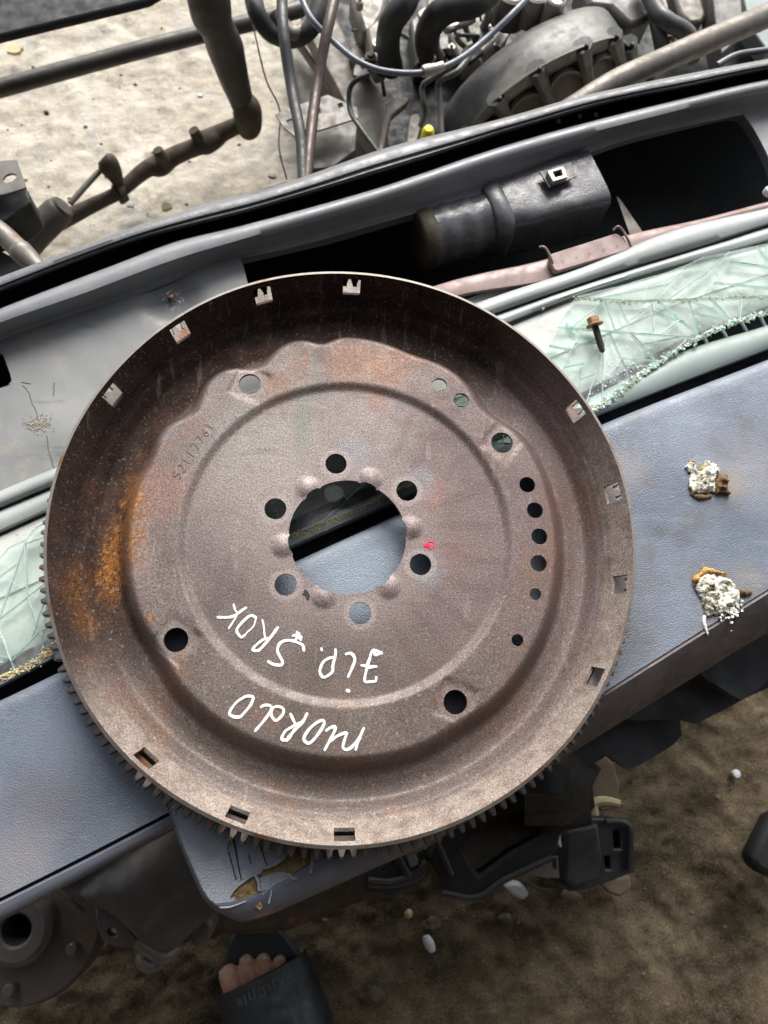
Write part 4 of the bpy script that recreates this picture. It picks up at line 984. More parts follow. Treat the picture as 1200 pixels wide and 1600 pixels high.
shards([(900, 465), (985, 471), (1100, 467), (1200, 463), (1330, 450)]+low_edge+[(890, 650), (850, 600), (848, 560), (868, 520), (880, 490)], .4868, 34, 3)
shards([(1072, 414), (1100, 402), (1140, 393), (1200, 380), (1330, 345), (1330, 447), (1200, 461), (1100, 465), (1060, 467), (985, 469), (902, 463), (960, 449), (1030, 430)], .4874, 20, 5, th=.0038)
shards([(300, 740), (840, 560), (846, 602), (888, 652), (700, 735), (601, 776), (460, 835), (300, 905), (270, 820)], .4866, 26, 8)
shards([(-200, 935), (0, 870), (12, 856), (40, 842), (52, 826), (78, 812), (180, 775), (298, 742), (268, 820), (298, 906), (200, 950)]+jag([(130, 985), (90, 1002), (50, 1035), (0, 1057)])+[(-200, 1140)], .4870, 44, 9)
# crumbled glass granules along the broken edge
def crumbs(line, n, z, wd, seed, mat, name, size=(.0006, .0022)):
    rr = random.Random(seed); mb = MB(); q = spl([(x, y, 0) for x, y in line], 10)
    for k in range(n):
        a = q[rr.randrange(len(q))]; p = at(a[0]+rr.gauss(0, wd), a[1]+rr.gauss(0, wd), z); s = rr.uniform(*size)
        mb.box(p+Vector((0, 0, rr.uniform(0, s))), (s*rr.uniform(.6, 1.8), s, s*.8), Matrix.Rotation(rr.uniform(0, 3), 3, Vector((rr.uniform(-1, 1), rr.uniform(-1, 1), 1)).normalized()))
    return tag(mb.build(name, mat, wind, smooth=False), kind='stuff')
crumbs([(1200, 488), (1120, 515), (1030, 565), (985, 600), (945, 630), (922, 641)], 620, .4858, 2.4, 1, MT['glass_edge'], 'glass_granules')
crumbs([(1200, 488), (1120, 515), (1030, 565), (985, 600), (945, 630), (922, 641)], 260, .4872, 3.0, 2, MT['cream'], 'grit', (.0004, .0011))
crumbs([(897, 465), (985, 472), (1100, 467), (1200, 464)], 150, .4872, 1.4, 3, MT['cream'], 'grit', (.0004, .0012))
crumbs([(0, 1060), (50, 1038), (90, 1008)], 260, .4862, 3.2, 4, MT['cream'], 'grit', (.0005, .0014))
crumbs([(460, 838), (520, 815), (601, 779)], 300, .4862, 3.2, 5, MT['cream'], 'grit', (.0004, .0012))
crumbs([(960, 600), (975, 585), (1000, 560), (985, 575)], 40, .4880, 6, 6, MT['pale'], 'glass_flakes', (.0004, .0014))
crumbs([(930, 620), (950, 600), (962, 560), (1020, 545), (1100, 510)], 80, .4880, 9, 16, MT['pale'], 'glass_flakes', (.0003, .0012))
# fine white cracks across the pane
def cracks(seed, region, n):
    rr = random.Random(seed); mb = MB()
    for k in range(n):
        x, y = rr.uniform(*region[0]), rr.uniform(*region[1]); a = rr.uniform(0, 6.28); L = []
        for i in range(rr.randint(3, 8)):
            L.append((x, y)); a += rr.uniform(-.16, .16); x += 9*math.cos(a); y += 9*math.sin(a)
        L = [q for q in L if (q[1] > R2(q[0])+6 and q[1] < S0(q[0])-8)]
        if len(L) < 3: continue
        mb.tube([at(px, py, .4876) for px, py in L], .00016, n=4)
    return mb.build('hairline_crack', MT['pale'], wind)
tag(cracks(4, ((930, 1200), (400, 620)), 26), kind='stuff'); tag(cracks(5, ((0, 75), (830, 1010)), 9), kind='stuff')
# loose chips
for i, (x, y, s) in enumerate(((893, 503, .0045), (897, 518, .003), (895, 540, .0035), (848, 480, .0022), (903, 533, .002))):
    p = at(x, y, .4845); rr = random.Random(i); V = [(p.x+s*math.cos(t)*rr.uniform(.4, 1.2), p.y+s*1.2*math.sin(t)*rr.uniform(.5, 1.2)) for t in np.linspace(0, 6.28, 7)[:-1]]
    o = slab('glass_chip', V, .4848, .003, MT['glass_edge'], None, pix=False, smooth=False)
    tag(o, ['long greenish glass chip left of the rusty bolt', 'small glass chip just below the long chip by the bolt', 'pale glass chip to the lower left of the rusty bolt', 'tiny glass chip near the edge of the flywheel, below the lower rail', 'tiny glass chip between the pale chip and the bolt shank'][i], 'glass chip', 'glass chips on the ledge')

# ------------------------------------------------------------------ flange bolt
def bolt():
    zg = .4878
    a = at(929, 507, zg+.0068); b = at(942, 551, zg+.0028); ax = (b-a).normalized()
    q = ax.to_track_quat('Z', 'Y').to_matrix()
    e = empty('bolt', a, 'rusty flange bolt with a dark threaded shank lying on the cracked glass', 'bolt')
    n = 48; L = (b-a).length
    MB().lathe([(0, -.001), (.0058, -.001), (.0071, -.0003), (.0074, .0003), (.0072, .0009), (.0058, .0011), (.0032, .0012), (0, .0012)], a, q, n=32).build('flange', MT['boltrust'], e, angle=50)
    mb = MB(); V = []
    for z, r in ((-.0008, .0052), (-.0058, .0052), (-.0068, .0045), (-.0064, .003), (-.0064, 0.0001)):
        V += [a+q @ Vector((r*math.cos(k*math.pi/3+.2), r*math.sin(k*math.pi/3+.2), z)) for k in range(6)]
    mb.add(V, [(j*6+k, j*6+(k+1) % 6, (j+1)*6+(k+1) % 6, (j+1)*6+k) for j in range(4) for k in range(6)]+[tuple(range(24, 30))]); mb.build('hex_head', MT['boltrust'], e, bevel=.0003)
    prof = [(0, .0010), (.0030, .0010)]; z = .0025
    while z < L-.0055: prof += [(.0026, z), (.0030, z+.0005)]; z += .001
    prof += [(.0024, L-.005), (.0024, L-.002), (.0015, L-.0008), (.0013, L), (0, L)]
    MB().lathe(prof, a, q, n=20).build('threaded_shank', MT['thread'], e, angle=25)
bolt()

# ------------------------------------------------------------------ dried foam crusts on the dashboard
def mat_clump():
    g = G('dried_white_crust', .9, 0, .2); a = g.noise(170, 6, .7); b = g.noise(420, 4, .7)
    c = g.ramp(a, [(.40, (.07, .055, .035)), (.46, (.32, .29, .21)), (.52, (.68, .67, .58)), (.6, (.80, .80, .74)), (.72, (.55, .50, .36))])
    c = g.mix(g.ss(b, .55, .7, 0, .5), c, (.20, .16, .10)); g.set('Base Color', c); g.bump(b, .8, .0015); return g.mat
MT['clump'] = mat_clump()
K5 = lambda L: [(1060+x/5.336, 700+y/5.336) for x, y in L]
def crust(name, poly, par, mat, h, sc=135, z=.5036, seed=0, jg=1.2):
    L = []; rr = random.Random(seed)
    q = spl([(x, y, 0) for x, y in poly]+[(*poly[0], 0)], 6)[:-1]
    q = [(a[0]+rr.uniform(-jg, jg), a[1]+rr.uniform(-jg, jg)) for a in q]
    W_ = [at(x, y, z) for x, y in q]; P = np.array([(p.x, p.y) for p in W_])
    def zf(x, y):
        d = np.min(np.hypot(P[:, 0]-x, P[:, 1]-y)); e = min(1, d/.0035)
        return h*(.35+.65*e)*(.55+.9*abs(mnoise.fractal(Vector((x*sc, y*sc, seed)), .8, 2, 5)))*(1 if e > .02 else .35)
    return slab(name, q, z, .0015, mat, par, grid=.0009, zf=zf, angle=80)
cl1 = empty('crust_clump', at(1105, 752, .504), 'upper white crusty clump with a brown block at its right, stuck on the dashboard panel', 'dried clump', 'dried clumps on the dashboard panel')
crust('white_crust', K5([(58, 160), (95, 112), (140, 132), (152, 190), (190, 152), (245, 108), (330, 158), (332, 210), (300, 250), (306, 340), (290, 372), (200, 385), (112, 378), (85, 300), (96, 230)]), cl1, MT['clump'], .0048, seed=1)
crust('brown_crust', K5([(312, 235), (350, 222), (402, 232), (398, 330), (430, 378), (400, 392), (340, 382), (300, 375)]), cl1, MT['crust'], .007, seed=2)
crust('brown_crust', K5([(100, 375), (180, 388), (270, 388), (262, 418), (180, 430), (120, 405)]), cl1, MT['crust'], .003, seed=3)
crust('ochre_crust', K5([(85, 112), (112, 104), (140, 132), (110, 135)]), cl1, MT['ochre'], .008, seed=4)
crust('ochre_crust', K5([(165, 175), (205, 148), (235, 150), (215, 178), (170, 200)]), cl1, MT['ochre'], .008, seed=5)
cl2 = empty('crust_clump', at(1118, 925, .504), 'lower white crusty clump with orange rim and white drip near the panel edge', 'dried clump', 'dried clumps on the dashboard panel')
crust('white_crust', K5([(132, 1170), (150, 1105), (200, 1060), (270, 1045), (360, 1060), (420, 1100), (490, 1180), (505, 1230), (500, 1290), (420, 1340), (330, 1388), (235, 1400), (205, 1310), (190, 1250)]), cl2, MT['clump'], .0052, seed=6)
crust('ochre_crust', K5([(128, 1150), (130, 1075), (180, 1035), (210, 995), (260, 1005), (380, 1050), (400, 1085), (350, 1070), (260, 1050), (190, 1070), (160, 1110)]), cl2, MT['ochre'], .0075, seed=7)
crust('brown_crust', K5([(250, 1020), (300, 1018), (345, 1055), (330, 1075), (260, 1048)]), cl2, MT['crust'], .0085, seed=8)
crust('brown_crust', K5([(488, 1195), (530, 1180), (612, 1190), (605, 1225), (550, 1238), (500, 1225)]), cl2, MT['crust'], .004, seed=9)
crust('white_drip', K5([(205, 1395), (230, 1400), (228, 1450), (240, 1500), (250, 1552), (240, 1556), (215, 1500), (200, 1450)]), cl2, MT['white'], .002, seed=10, jg=.4)
mb = MB(); rr = random.Random(4)
for k in range(60):
    p = at(1060+(440+rr.gauss(0, 45))/5.336, 700+(1350+rr.gauss(0, 50))/5.336, .5042); mb.box(p, (rr.uniform(.0006, .002),)*3, Matrix.Rotation(rr.uniform(0, 3), 3, 'Z'))
tag(mb.build('crumbs', MT['white'], cl2), kind='stuff')

# ------------------------------------------------------------------ things beyond: pipes and linkage over the bright dirt
def blk(name, poly, z, th, mat, par=None, **k): return slab(name, poly, z, th, mat, par, **{'bevel': .002, **k})
o = blk('dark_beam', [(-150, -60), (330, -60), (232, 0), (120, 26), (0, 56), (-150, 92)], .30, .012, MT['black'], bevel=.004); tag(o, 'wide dark beam across the top left corner', 'beam')
o = hose([(-120, 172, .16), (0, 138, .16), (200, 83, .16), (330, 50, .16), (400, 33, .16), (470, 14, .15)], .0118, 'long_bar', MT['darkpipe'], n=16); tag(o, 'long straight dark bar crossing the dirt below the top left beam', 'bar')
link = empty('steering_linkage', at(380, 180, .1), 'dark rusty steering linkage with an upright arm and angled rods lying on the bright dirt', 'steering linkage')
hose([(280, -170, .34, .028), (318, -40, .30, .028), (330, 20, .26, .027), (340, 45, .24, .023), (352, 75, .21, .025), (365, 120, .17, .021), (380, 165, .12, .017)], 0, 'tapered_arm', MT['darkpipe'], link, n=20)
hose([(372, 150, .13, .014), (384, 168, .12, .021), (388, 185, .10, .021), (388, 200, .08, .018), (382, 207, .06, .008)], 0, 'ball_joint', MT['rust'], link, n=18)
hose([(385, 190, .09, .012), (350, 206, .075, .013), (335, 215, .07, .016), (318, 224, .07, .017), (305, 230, .07, .013), (270, 245, .065, .0135), (250, 258, .06, .016), (228, 265, .06, .012), (190, 297, .05, .010)], 0, 'linkage_rod', MT['rust'], link, n=16)
hose([(196, 298, .05, .014), (185, 302, .05, .016), (178, 305, .05, .010), (110, 338, .045, .012), (85, 352, .045, .012)], 0, 'linkage_rod', MT['rust'], link, n=16)
for (x, y, x2, y2) in ((302, 203, 312, 220), (246, 234, 256, 252)):
    hose([(x, y, .10, .0075), ((x+x2)/2, (y+y2)/2, .09, .009), (x2, y2, .07, .010)], 0, 'clamp_ear', MT['rust'], link, n=14)
hose([(160, 247, .10, .010), (167, 254, .095, .0155), (176, 268, .08, .0135), (184, 284, .065, .009), (188, 296, .05, .008)], 0, 'tie_rod_end', MT['rust'], link, n=18)
hose([(155, 268, .08), (138, 286, .08), (110, 318, .08)], .0042, 'thin_rod', MT['cast'], link)
hose([(100, 322, .07, .016), (92, 330, .065, .021), (70, 352, .06, .0215), (48, 376, .055, .021), (30, 400, .05, .020)], 0, 'rod_sleeve', MT['darkpipe'], link, n=22)
o = hose([(60, 425, .1), (180, 380, .08), (320, 330, .07), (450, 288, .06)], .0042, 'edge_strip', MT['rust'], n=8); tag(o, 'rusty strip lying just beyond the black rubber seal', 'strip')
br = empty('bracket', at(10, 290, .25), 'grey box bracket with an oval hole at the left edge above the rods', 'bracket')
blk('top_plate', [(-80, 255), (0, 251), (26, 249), (41, 293), (10, 303), (-80, 318)], .28, .003, MT['cast'], br, holes=[[(4, 280), (9, 274), (18, 271), (25, 273), (25, 278), (18, 283), (9, 286)]], bevel=.0008)
blk('front_face', [(-80, 320), (10, 303), (41, 293), (48, 316), (10, 344), (-80, 372)], .262, .05, MT['black'], br)
o = hose([(-30, 340, .30, .010), (0, 362, .30, .011), (28, 388, .30, .0115), (34, 394, .30, .0125), (60, 418, .30, .010), (90, 445, .3, .010)], 0, 'cross_pipe', MT['alloy'], n=16); tag(o, 'short grey pipe running off the left edge beside the black seal', 'pipe')
o = blk('dark_case', [(-60, 395), (-10, 385), (14, 398), (60, 428), (-10, 455), (-80, 470)], .22, .05, MT['black']); tag(o, 'black case in the corner where the grey pipe meets the seal', 'case')
rr = random.Random(21)
LITTER = [(313, 151, .004, 'pale', 'small blue white scrap on the bright dirt'), (282, 53, .004, 'white', 'small white chip beside the long bar'), (73, 177, .003, 'crack', 'small dark pebble on the bright dirt'), (205, 322, .005, 'white', 'white crumb on the dirt between linkage and seal'), (260, 325, .008, 'cream', 'curled pale wrapper on the dirt close to the seal'), (25, 80, .011, 'cream', 'flat pale flake on the dirt in the top left'), (424, 276, .005, 'cast', 'grey chip beside the thin wire near the seal')]
for (x, y, s, mt_, lb) in LITTER:
    V = [(at(x, y, .02).x+s*math.cos(t)*rr.uniform(.5, 1.3)*1.3, at(x, y, .02).y+s*math.sin(t)*rr.uniform(.4, 1)) for t in np.linspace(0, 6.28, 9)[:-1]]
    o = slab('litter_scrap', V, .024, .006, MT[mt_], pix=False, smooth=False); tag(o, lb, 'scrap', 'scraps on the bright dirt')

# ------------------------------------------------------------------ engine and its hoses, top right
def skin(name, curves, mat, par=None, N=40, M_=None, **k):
    C = []
    for c in curves:
        q = np.array(spl(c, 8)); d = np.concatenate([[0], np.cumsum(np.hypot(np.diff(q[:, 0]), np.diff(q[:, 1])))]); t = np.linspace(0, d[-1], N)
        C.append(np.c_[[np.interp(t, d, q[:, j]) for j in range(3)]].T)
    V = []; nrows = len(C)
    for row in C: V += [at(*p) for p in row]
    F = [(j*N+i, j*N+i+1, (j+1)*N+i+1, (j+1)*N+i) for j in range(nrows-1) for i in range(N-1)]
    me = mesh(name, V, F); bm = bmesh.new(); bm.from_mesh(me); bmesh.ops.recalc_face_normals(bm, faces=bm.faces); bm.to_mesh(me); bm.free()
    return finish(name, me, mat, par, **{'angle': 50, **k})
bell = empty('bell_housing', at(850, 120, .2), 'dusty dark bell housing with a ribbed lower rim above the black seal', 'bell housing')
c0 = [(690, 232, .14), (697, 175, .18), (745, 112, .23), (825, 50, .26), (895, 17, .27), (940, 11, .265), (962, 34, .25)]
c1 = [(722, 232, .17), (742, 186, .21), (785, 143, .25), (850, 98, .28), (915, 68, .29), (960, 56, .28), (985, 72, .25)]
off = lambda c, dx, dy, dz: [(x+dx, y+dy, z+dz) for x, y, z in c]
c3 = [(735, 262, .12), (775, 240, .15), (820, 215, .18), (880, 180, .20), (930, 155, .21), (985, 135, .20), (1003, 130, .18)]
mid = lambda a, b, t, dz=0: [tuple(np.array(p)*(1-t)+np.array(q)*t+np.array((0, 0, dz))) for p, q in zip(a, b)]
skin('upper_shell', [off(c0, -3, 14, -.10), off(c0, -4, 0, -.01), c0, mid(c0, c1, .12, .006), mid(c0, c1, .5, .004), mid(c0, c1, .95, 0), off(c1, 0, 0, .004)], MT['duct'], bell)
skin('pocket_wall', [off(c1, 2, 3, -.010), mid(c1, c3, .25, -.012), c3], MT['duct_web'], bell)
skin('rim_band', [off(c1, 0, 0, .004), off(c1, 1, 3, .006), mid(c1, c3, .16, .007), mid(c1, c3, .24, .002), mid(c1, c3, .26, -.012)], MT['duct'], bell)
skin('inner_fill', [off(c0, 8, 20, -.06), off(c3, 0, 0, -.08)], MT['black'], bell, N=12)
C1 = np.array(spl(c1, 10)); C3 = np.array(spl(c3, 10)); n_ = min(len(C1), len(C3))
ribs = [.10, .30, .48, .66, .83, .98]
for k, t in enumerate(ribs):
    i = int(t*(n_-1)); a, b = C1[i], C3[i]
    P = [a*(1-s)+b*s for s in (0, .3, .6, 1)]
    hose([(p[0], p[1], p[2]+.003, w_) for p, w_ in zip(P, (.014, .010, .0085, .008))], 0, 'rib', MT['duct'], bell, n=8)
    MB().lathe([(0, .011), (.002, .011), (.003, .009), (.004, 0)], at(a[0]+4, a[1]+10, a[2]), n=8).build('rib_bolt', MT['black'], bell)
for k in range(len(ribs)-1):
    i, j = int(ribs[k]*(n_-1)), int(ribs[k+1]*(n_-1)); L = []
    for s in np.linspace(0, 1, 6):
        m_ = int(i+(j-i)*s); a, b = C1[m_], C3[m_]; e = .30+.25*(abs(s-.5)*2)**2.5; p = a*(1-e)+b*e; L.append((p[0], p[1], p[2]-.002))
    hose(L, .0055, 'pocket_arch', MT['duct'], bell, n=8)
# engine body behind
eng = empty('engine', at(640, 60, .15), 'dusty engine with alloy castings and dark recesses between the hoses', 'engine')
blk('engine_block', [(470, -60), (1000, -60), (980, 20), (900, 60), (760, 130), (700, 240), (640, 260), (590, 250), (560, 190), (500, 80)], .10, .08, MT['black'], eng, bevel=.004)
blk('side_plate', [(470, 28), (500, 10), (520, 20), (562, 100), (600, 150), (608, 225), (596, 245), (560, 200), (505, 95)], .15, .03, MT['frame'], eng)
blk('side_plate', [(560, 60), (575, 52), (592, 70), (590, 96), (570, 110), (545, 80)], .17, .02, MT['alloy'], eng)
blk('casting', [(545, -20), (612, -30), (602, 20), (585, 50), (566, 52), (556, 20)], .20, .05, MT['alloy'], eng, bevel=.008)
blk('casting', [(572, 42), (590, 28), (606, 34), (612, 60), (606, 92), (588, 98), (578, 78)], .21, .04, MT['alloy'], eng, bevel=.005)
blk('casting', [(640, 30), (665, 10), (700, 0), (705, 60), (690, 92), (650, 100)], .14, .04, MT['duct'], eng, bevel=.005)
blk('casting', [(700, 50), (745, 20), (790, 10), (800, 40), (760, 80), (720, 100)], .15, .04, MT['cast'], eng, bevel=.006)
blk('bracket_plate', [(640, 180), (653, 176), (660, 190), (652, 222), (634, 224)], .20, .02, MT['alloy'], eng)
blk('bracket_plate', [(604, 160), (622, 150), (640, 152), (636, 160), (612, 180), (598, 240), (590, 236)], .18, .012, MT['frame'], eng)
for (x, y, z, r_) in ((602, 36, .24, .009), (590, 70, .23, .008), (662, 66, .2, .007), (722, 25, .2, .007), (745, 15, .21, .008), (760, 40, .19, .007), (680, 50, .2, .006), (705, 76, .18, .006), (785, 22, .2, .01)):
    MB().lathe([(0, .008), (r_*.4, .008), (r_*.45, .004), (r_*.9, .004), (r_, .002), (r_, -.006)], at(x, y, z), n=12).build('nut', MT['zinc'], eng)
hose([(695, 46, .22), (715, 40, .22), (740, 30, .22)], .0065, 'threaded_stud', MT['zinc'], eng, wob=.3, per=14)
hose([(724, 22, .22), (728, 44, .2), (734, 64, .19)], .0045, 'stud', MT['alloy'], eng)
hose([(712, 55, .21), (718, 66, .2), (728, 74, .19)], .004, 'stud', MT['zinc'], eng)
hose([(742, 22, .23, .006), (748, 12, .24, .006), (760, 10, .24, .006), (764, 24, .23, .006), (755, 44, .21, .006)], 0, 'wire_clip', MT['zinc'], eng)
hose([(676, 62, .24, .006), (682, 74, .22, .005), (690, 88, .2, .005)], 0, 'lever', MT['zinc'], eng)
blk('lever', [(652, 18), (664, 10), (674, 16), (668, 34), (656, 30)], .27, .006, MT['zinc'], eng, bevel=.0015)
for (x, y, z, r_) in ((800, 0, .24, .026), (835, 2, .25, .020), (866, 12, .26, .014)):
    MB().lathe([(0, .01), (r_*.6, .01), (r_*.7, .014), (r_*.9, .012), (r_, .004), (r_*1.05, -.03)], at(x, y, z), n=24).build('filler_neck', MT['alloy'] if r_ > .022 else MT['zinc'], eng)
blk('casting', [(905, -40), (960, -50), (1010, -40), (1020, 30), (985, 40), (955, 12), (920, 8)], .22, .05, MT['duct'], eng, bevel=.008)
blk('casting', [(968, 20), (1020, 30), (1040, 80), (1030, 110), (985, 110), (965, 55)], .14, .04, MT['black'], eng, bevel=.006)
rr = random.Random(77)
for k, (x, y, z) in enumerate([(rr.uniform(560, 800), rr.uniform(-5, 110), rr.uniform(.17, .22)) for _ in range(34)]):
    if k % 3 == 0:
        a_ = rr.uniform(0, 6.28); L_ = rr.uniform(18, 55); hose([(x, y, z), (x+L_*.5*math.cos(a_)+rr.uniform(-8, 8), y+L_*.5*math.sin(a_), z+.02), (x+L_*math.cos(a_), y+L_*math.sin(a_), z)], rr.uniform(.0014, .0035), 'small_pipe', MT[rr.choice(['hose', 'alloy', 'duct', 'zinc'])], eng, n=8)
    elif k % 3 == 1:
        r_ = rr.uniform(.004, .009); MB().lathe([(0, .008), (r_*.5, .008), (r_*.55, .005), (r_, .004), (r_, -.008)], at(x, y, z), n=8).build('nut', MT[rr.choice(['zinc', 'alloy', 'rust'])], eng, angle=30)
    else:
        w_, h_ = rr.uniform(8, 20), rr.uniform(6, 16); a_ = rr.uniform(0, 3); c_, s_ = math.cos(a_), math.sin(a_)
        blk('bracket_plate', [(x+c_*u*w_-s_*v*h_, y+s_*u*w_+c_*v*h_) for u, v in ((-1, -1), (1, -.7), (1, .8), (.2, 1), (-1, .6))], z, .008, MT[rr.choice(['alloy', 'duct', 'cast', 'black'])], eng, bevel=.0015)
# hoses etc, each a thing of its own
for L, r_, nm, mt_, lb, ct in (
 ([(650, -40, .30), (632, 5, .30), (612, 35, .28), (606, 70, .24), (612, 106, .18)], .0165, 'coolant_hose', 'hose', 'thick black hose curving down left of the second hose loop', 'hose'),
 ([(790, -45, .30), (745, 2, .30), (700, 14, .29), (676, 34, .27), (667, 64, .23), (676, 100, .17)], .0175, 'coolant_hose', 'hose', 'thick black hose bending left and down above the cable joint', 'hose'),
 ([(392, -30, .24), (400, 15, .24), (420, 48, .22), (450, 60, .21), (480, 50, .22), (496, 20, .23), (500, -30, .24)], .0125, 'looped_hose', 'hose', 'black hose looping low at the top between dirt and engine', 'hose'),
 ([(430, 20, .23), (455, 52, .22), (478, 45, .22), (492, 20, .22), (486, -20, .22)], .010, 'bent_pipe', 'alloy', 'pale bent pipe inside the black hose loop', 'pipe'),
 ([(440, -30, .38), (443, 50, .38), (456, 140, .36), (470, 215, .36), (474, 285, .36)], .0062, 'upright_hose', 'hose', 'left one of the two long upright black hoses in front of the engine', 'hose'),
 ([(530, -30, .38), (513, 40, .38), (496, 130, .36), (485, 215, .36), (479, 285, .36)], .0062, 'upright_hose', 'copper', 'right upright hose, black above and reddish brown below', 'hose'),
 ([(395, -10, .2), (391, 15, .2), (400, 60, .2), (416, 125, .19), (437, 172, .18), (436, 230, .18), (448, 280, .18)], .0012, 'thin_wire', 'black', 'thin black wire hanging down beside the upright hoses', 'wire'),
 ([(466, -15, .34), (486, 28, .34), (520, 64, .33), (560, 96, .33), (606, 112, .33), (664, 113, .33), (712, 96, .33), (760, 60, .33), (800, 22, .34), (840, -20, .34)], .0036, 'sheathed_cable', 'cable', 'grey sheathed cable sagging in front of the engine', 'cable'),
 ([(578, 116, .28), (556, 126, .27), (546, 142, .26), (547, 172, .25), (560, 196, .26), (592, 240, .26)], .0033, 'brake_pipe', 'hose', 'thin dark brake pipe bending down at the left of the engine', 'brake pipe'),
 ([(706, 104, .30), (672, 124, .29), (660, 136, .28), (662, 160, .27), (664, 176, .26), (656, 198, .25)], .0035, 'brake_pipe', 'duct', 'thin grey brake pipe left of the bell housing, the shorter one', 'brake pipe'),
 ([(732, 90, .30), (714, 112, .3), (690, 124, .29), (685, 136, .28), (688, 170, .27), (690, 215, .26)], .0038, 'brake_pipe', 'duct', 'thin grey brake pipe running closest along the bell housing', 'brake pipe'),
 ([(880, 175, .36, .011), (960, 128, .36, .013), (1040, 92, .36, .0135), (1110, 62, .36, .014), (1200, 24, .36, .0145), (1300, -20, .36, .0145)], 0, 'push_rod', 'alloy', 'long grey tube slanting over the seal towards the top right corner', 'tube'),
 ([(1120, 102, .40), (1145, 88, .4), (1170, 82, .4), (1230, 74, .4)], .0035, 'rubber_strip', 'rubber', 'short curved rubber strip beside the slanting grey tube', 'strip')):
    tag(hose(L, r_, nm, MT[mt_], n=14), lb, ct, 'hoses and pipes over the engine' if ct in ('hose',) else None)
tag(hose([(661, 112, .331, .0065), (668, 110, .331, .007), (682, 107, .331, .0062), (692, 103, .331, .0055)], 0, 'cable_joint', MT['zinc'], n=12), 'crimped metal sleeve on the sagging grey cable', 'sleeve')
tag(MB().lathe([(0, .012), (.005, .011), (.0075, .006), (.008, -.006)], at(668, 211, .30), n=16).build('yellow_cap', MT['yellow']), 'small bright yellow cap just above the black seal', 'cap')
# right hand clutter
def put(o, lb, ct, gp=None): return tag(o, lb, ct, gp)
sc = empty('shock_strut', at(1050, 50, .2), 'dark forked metal strut standing behind the slanting grey tube', 'strut')
hose([(1008, -30, .24, .014), (1025, 15, .24, .012), (1045, 35, .24, .012), (1075, 55, .23, .012), (1085, 95, .2, .010)], 0, 'curved_arm', MT['duct'], sc, n=14)
hose([(1020, 10, .23, .010), (1030, 50, .22, .011), (1040, 95, .2, .012)], 0, 'straight_arm', MT['duct'], sc, n=14)
hose([(1048, 60, .22, .004), (1056, 40, .22, .003), (1052, 75, .2, .004)], 0, 'hook', MT['zinc'], sc)
put(blk('casing_plate', [(1110, -40), (1155, -40), (1160, 20), (1155, 60), (1128, 84), (1118, 30)], .18, .04, MT['duct']), 'dark grey casing plate behind the slanting tube', 'plate')
put(blk('blue_panel', [(1155, -40), (1260, -40), (1260, 90), (1200, 80), (1172, 40)], .14, .03, MT['strip']), 'faded blue grey metal panel in the top right corner', 'panel')
put(blk('pale_casting', [(1050, -30), (1090, -30), (1105, 22), (1098, 34), (1078, 36), (1062, 20)], .16, .03, MT['alloy'], bevel=.006), 'pale dusty casting between dark strut and casing plate', 'casting')
put(blk('engine_cradle', [(985, 30), (1160, 30), (1300, 60), (1300, 130), (1150, 150), (985, 150)], .09, .05, MT['black']), 'black cradle in the dark below the slanting grey tube', 'cradle')
hb = empty('slotted_bracket', at(490, 190, .2), 'grey slotted angle bracket behind the two upright hoses', 'bracket')
blk('top_plate', [(430, 178), (470, 162), (512, 148), (558, 168), (560, 184), (510, 200), (462, 214), (444, 200)], .22, .003, MT['cast'], hb, holes=[[(447, 188), (456, 185), (459, 190), (450, 194)], [(527, 162), (534, 160), (537, 166), (530, 169)], [(494, 170), (500, 168), (502, 176), (496, 178)]], bevel=.0008)
blk('drop_plate', [(462, 214), (510, 200), (560, 184), (556, 235), (520, 262), (478, 266), (468, 236)], .19, .02, MT['darkpipe'], hb)
ch = empty('chassis_rail', at(500, 130, .05), 'tan chassis rail slanting down behind the hoses', 'chassis rail')
blk('rail_web', [(448, 50), (480, 20), (520, 80), (560, 170), (600, 255), (560, 270), (500, 280), (470, 170)], .09, .06, MT['frame'], ch, bevel=.004)
hose([(462, 62, .11), (510, 130, .11), (556, 200, .11), (590, 262, .11)], .006, 'rail_flange', MT['frame'], ch)

# ------------------------------------------------------------------ things on the dark ground in front
hubp = empty('wheel_hub', at(38, 1450, .16), 'dark cast wheel hub with a round bore, below the lip at the lower left', 'wheel hub')
_hc = at(36, 1446, .17)
MB().lathe([(.0145, -.05), (.0145, .018), (.017, .021), (.028, .021), (.034, .016), (.037, .002), (.055, -.004), (.073, -.006), (.077, -.014), (.077, -.05), (0, -.05)], _hc, n=56).build('hub_body', MT['cast'], hubp, angle=35)
for k in range(5):
    t = R(50+72*k); MB().lathe([(0, .014), (.0045, .014), (.006, .012), (.006, 0), (.010, -.001), (.010, -.006)], _hc+Vector((.056*math.cos(t), .056*math.sin(t), -.004)), n=14).build('wheel_stud', MT['cast'], hubp, angle=35)
hose([(72, 1378, .27), (96, 1398, .25), (128, 1424, .22)], .0028, 'brake_line', MT['alloy'], hubp, n=8)
gc = empty('gearbox_casing', at(220, 1400, .2), 'large dusty grey cast casing with an ear and a hooked lip at lower left', 'casing')
def gz_(x, y):
    p = at(235, 1385, .24); u = (x-p.x)*.8+(y-p.y)*.6; v = -(x-p.x)*.6+(y-p.y)*.8
    return .010*math.exp(-(u/.035)**4-(v/.025)**4)-.008*math.exp(-((v-.04)/.008)**2)+.004*mnoise.noise(Vector((x*22, y*22, 1)))-.25*max(0, -v-.02)
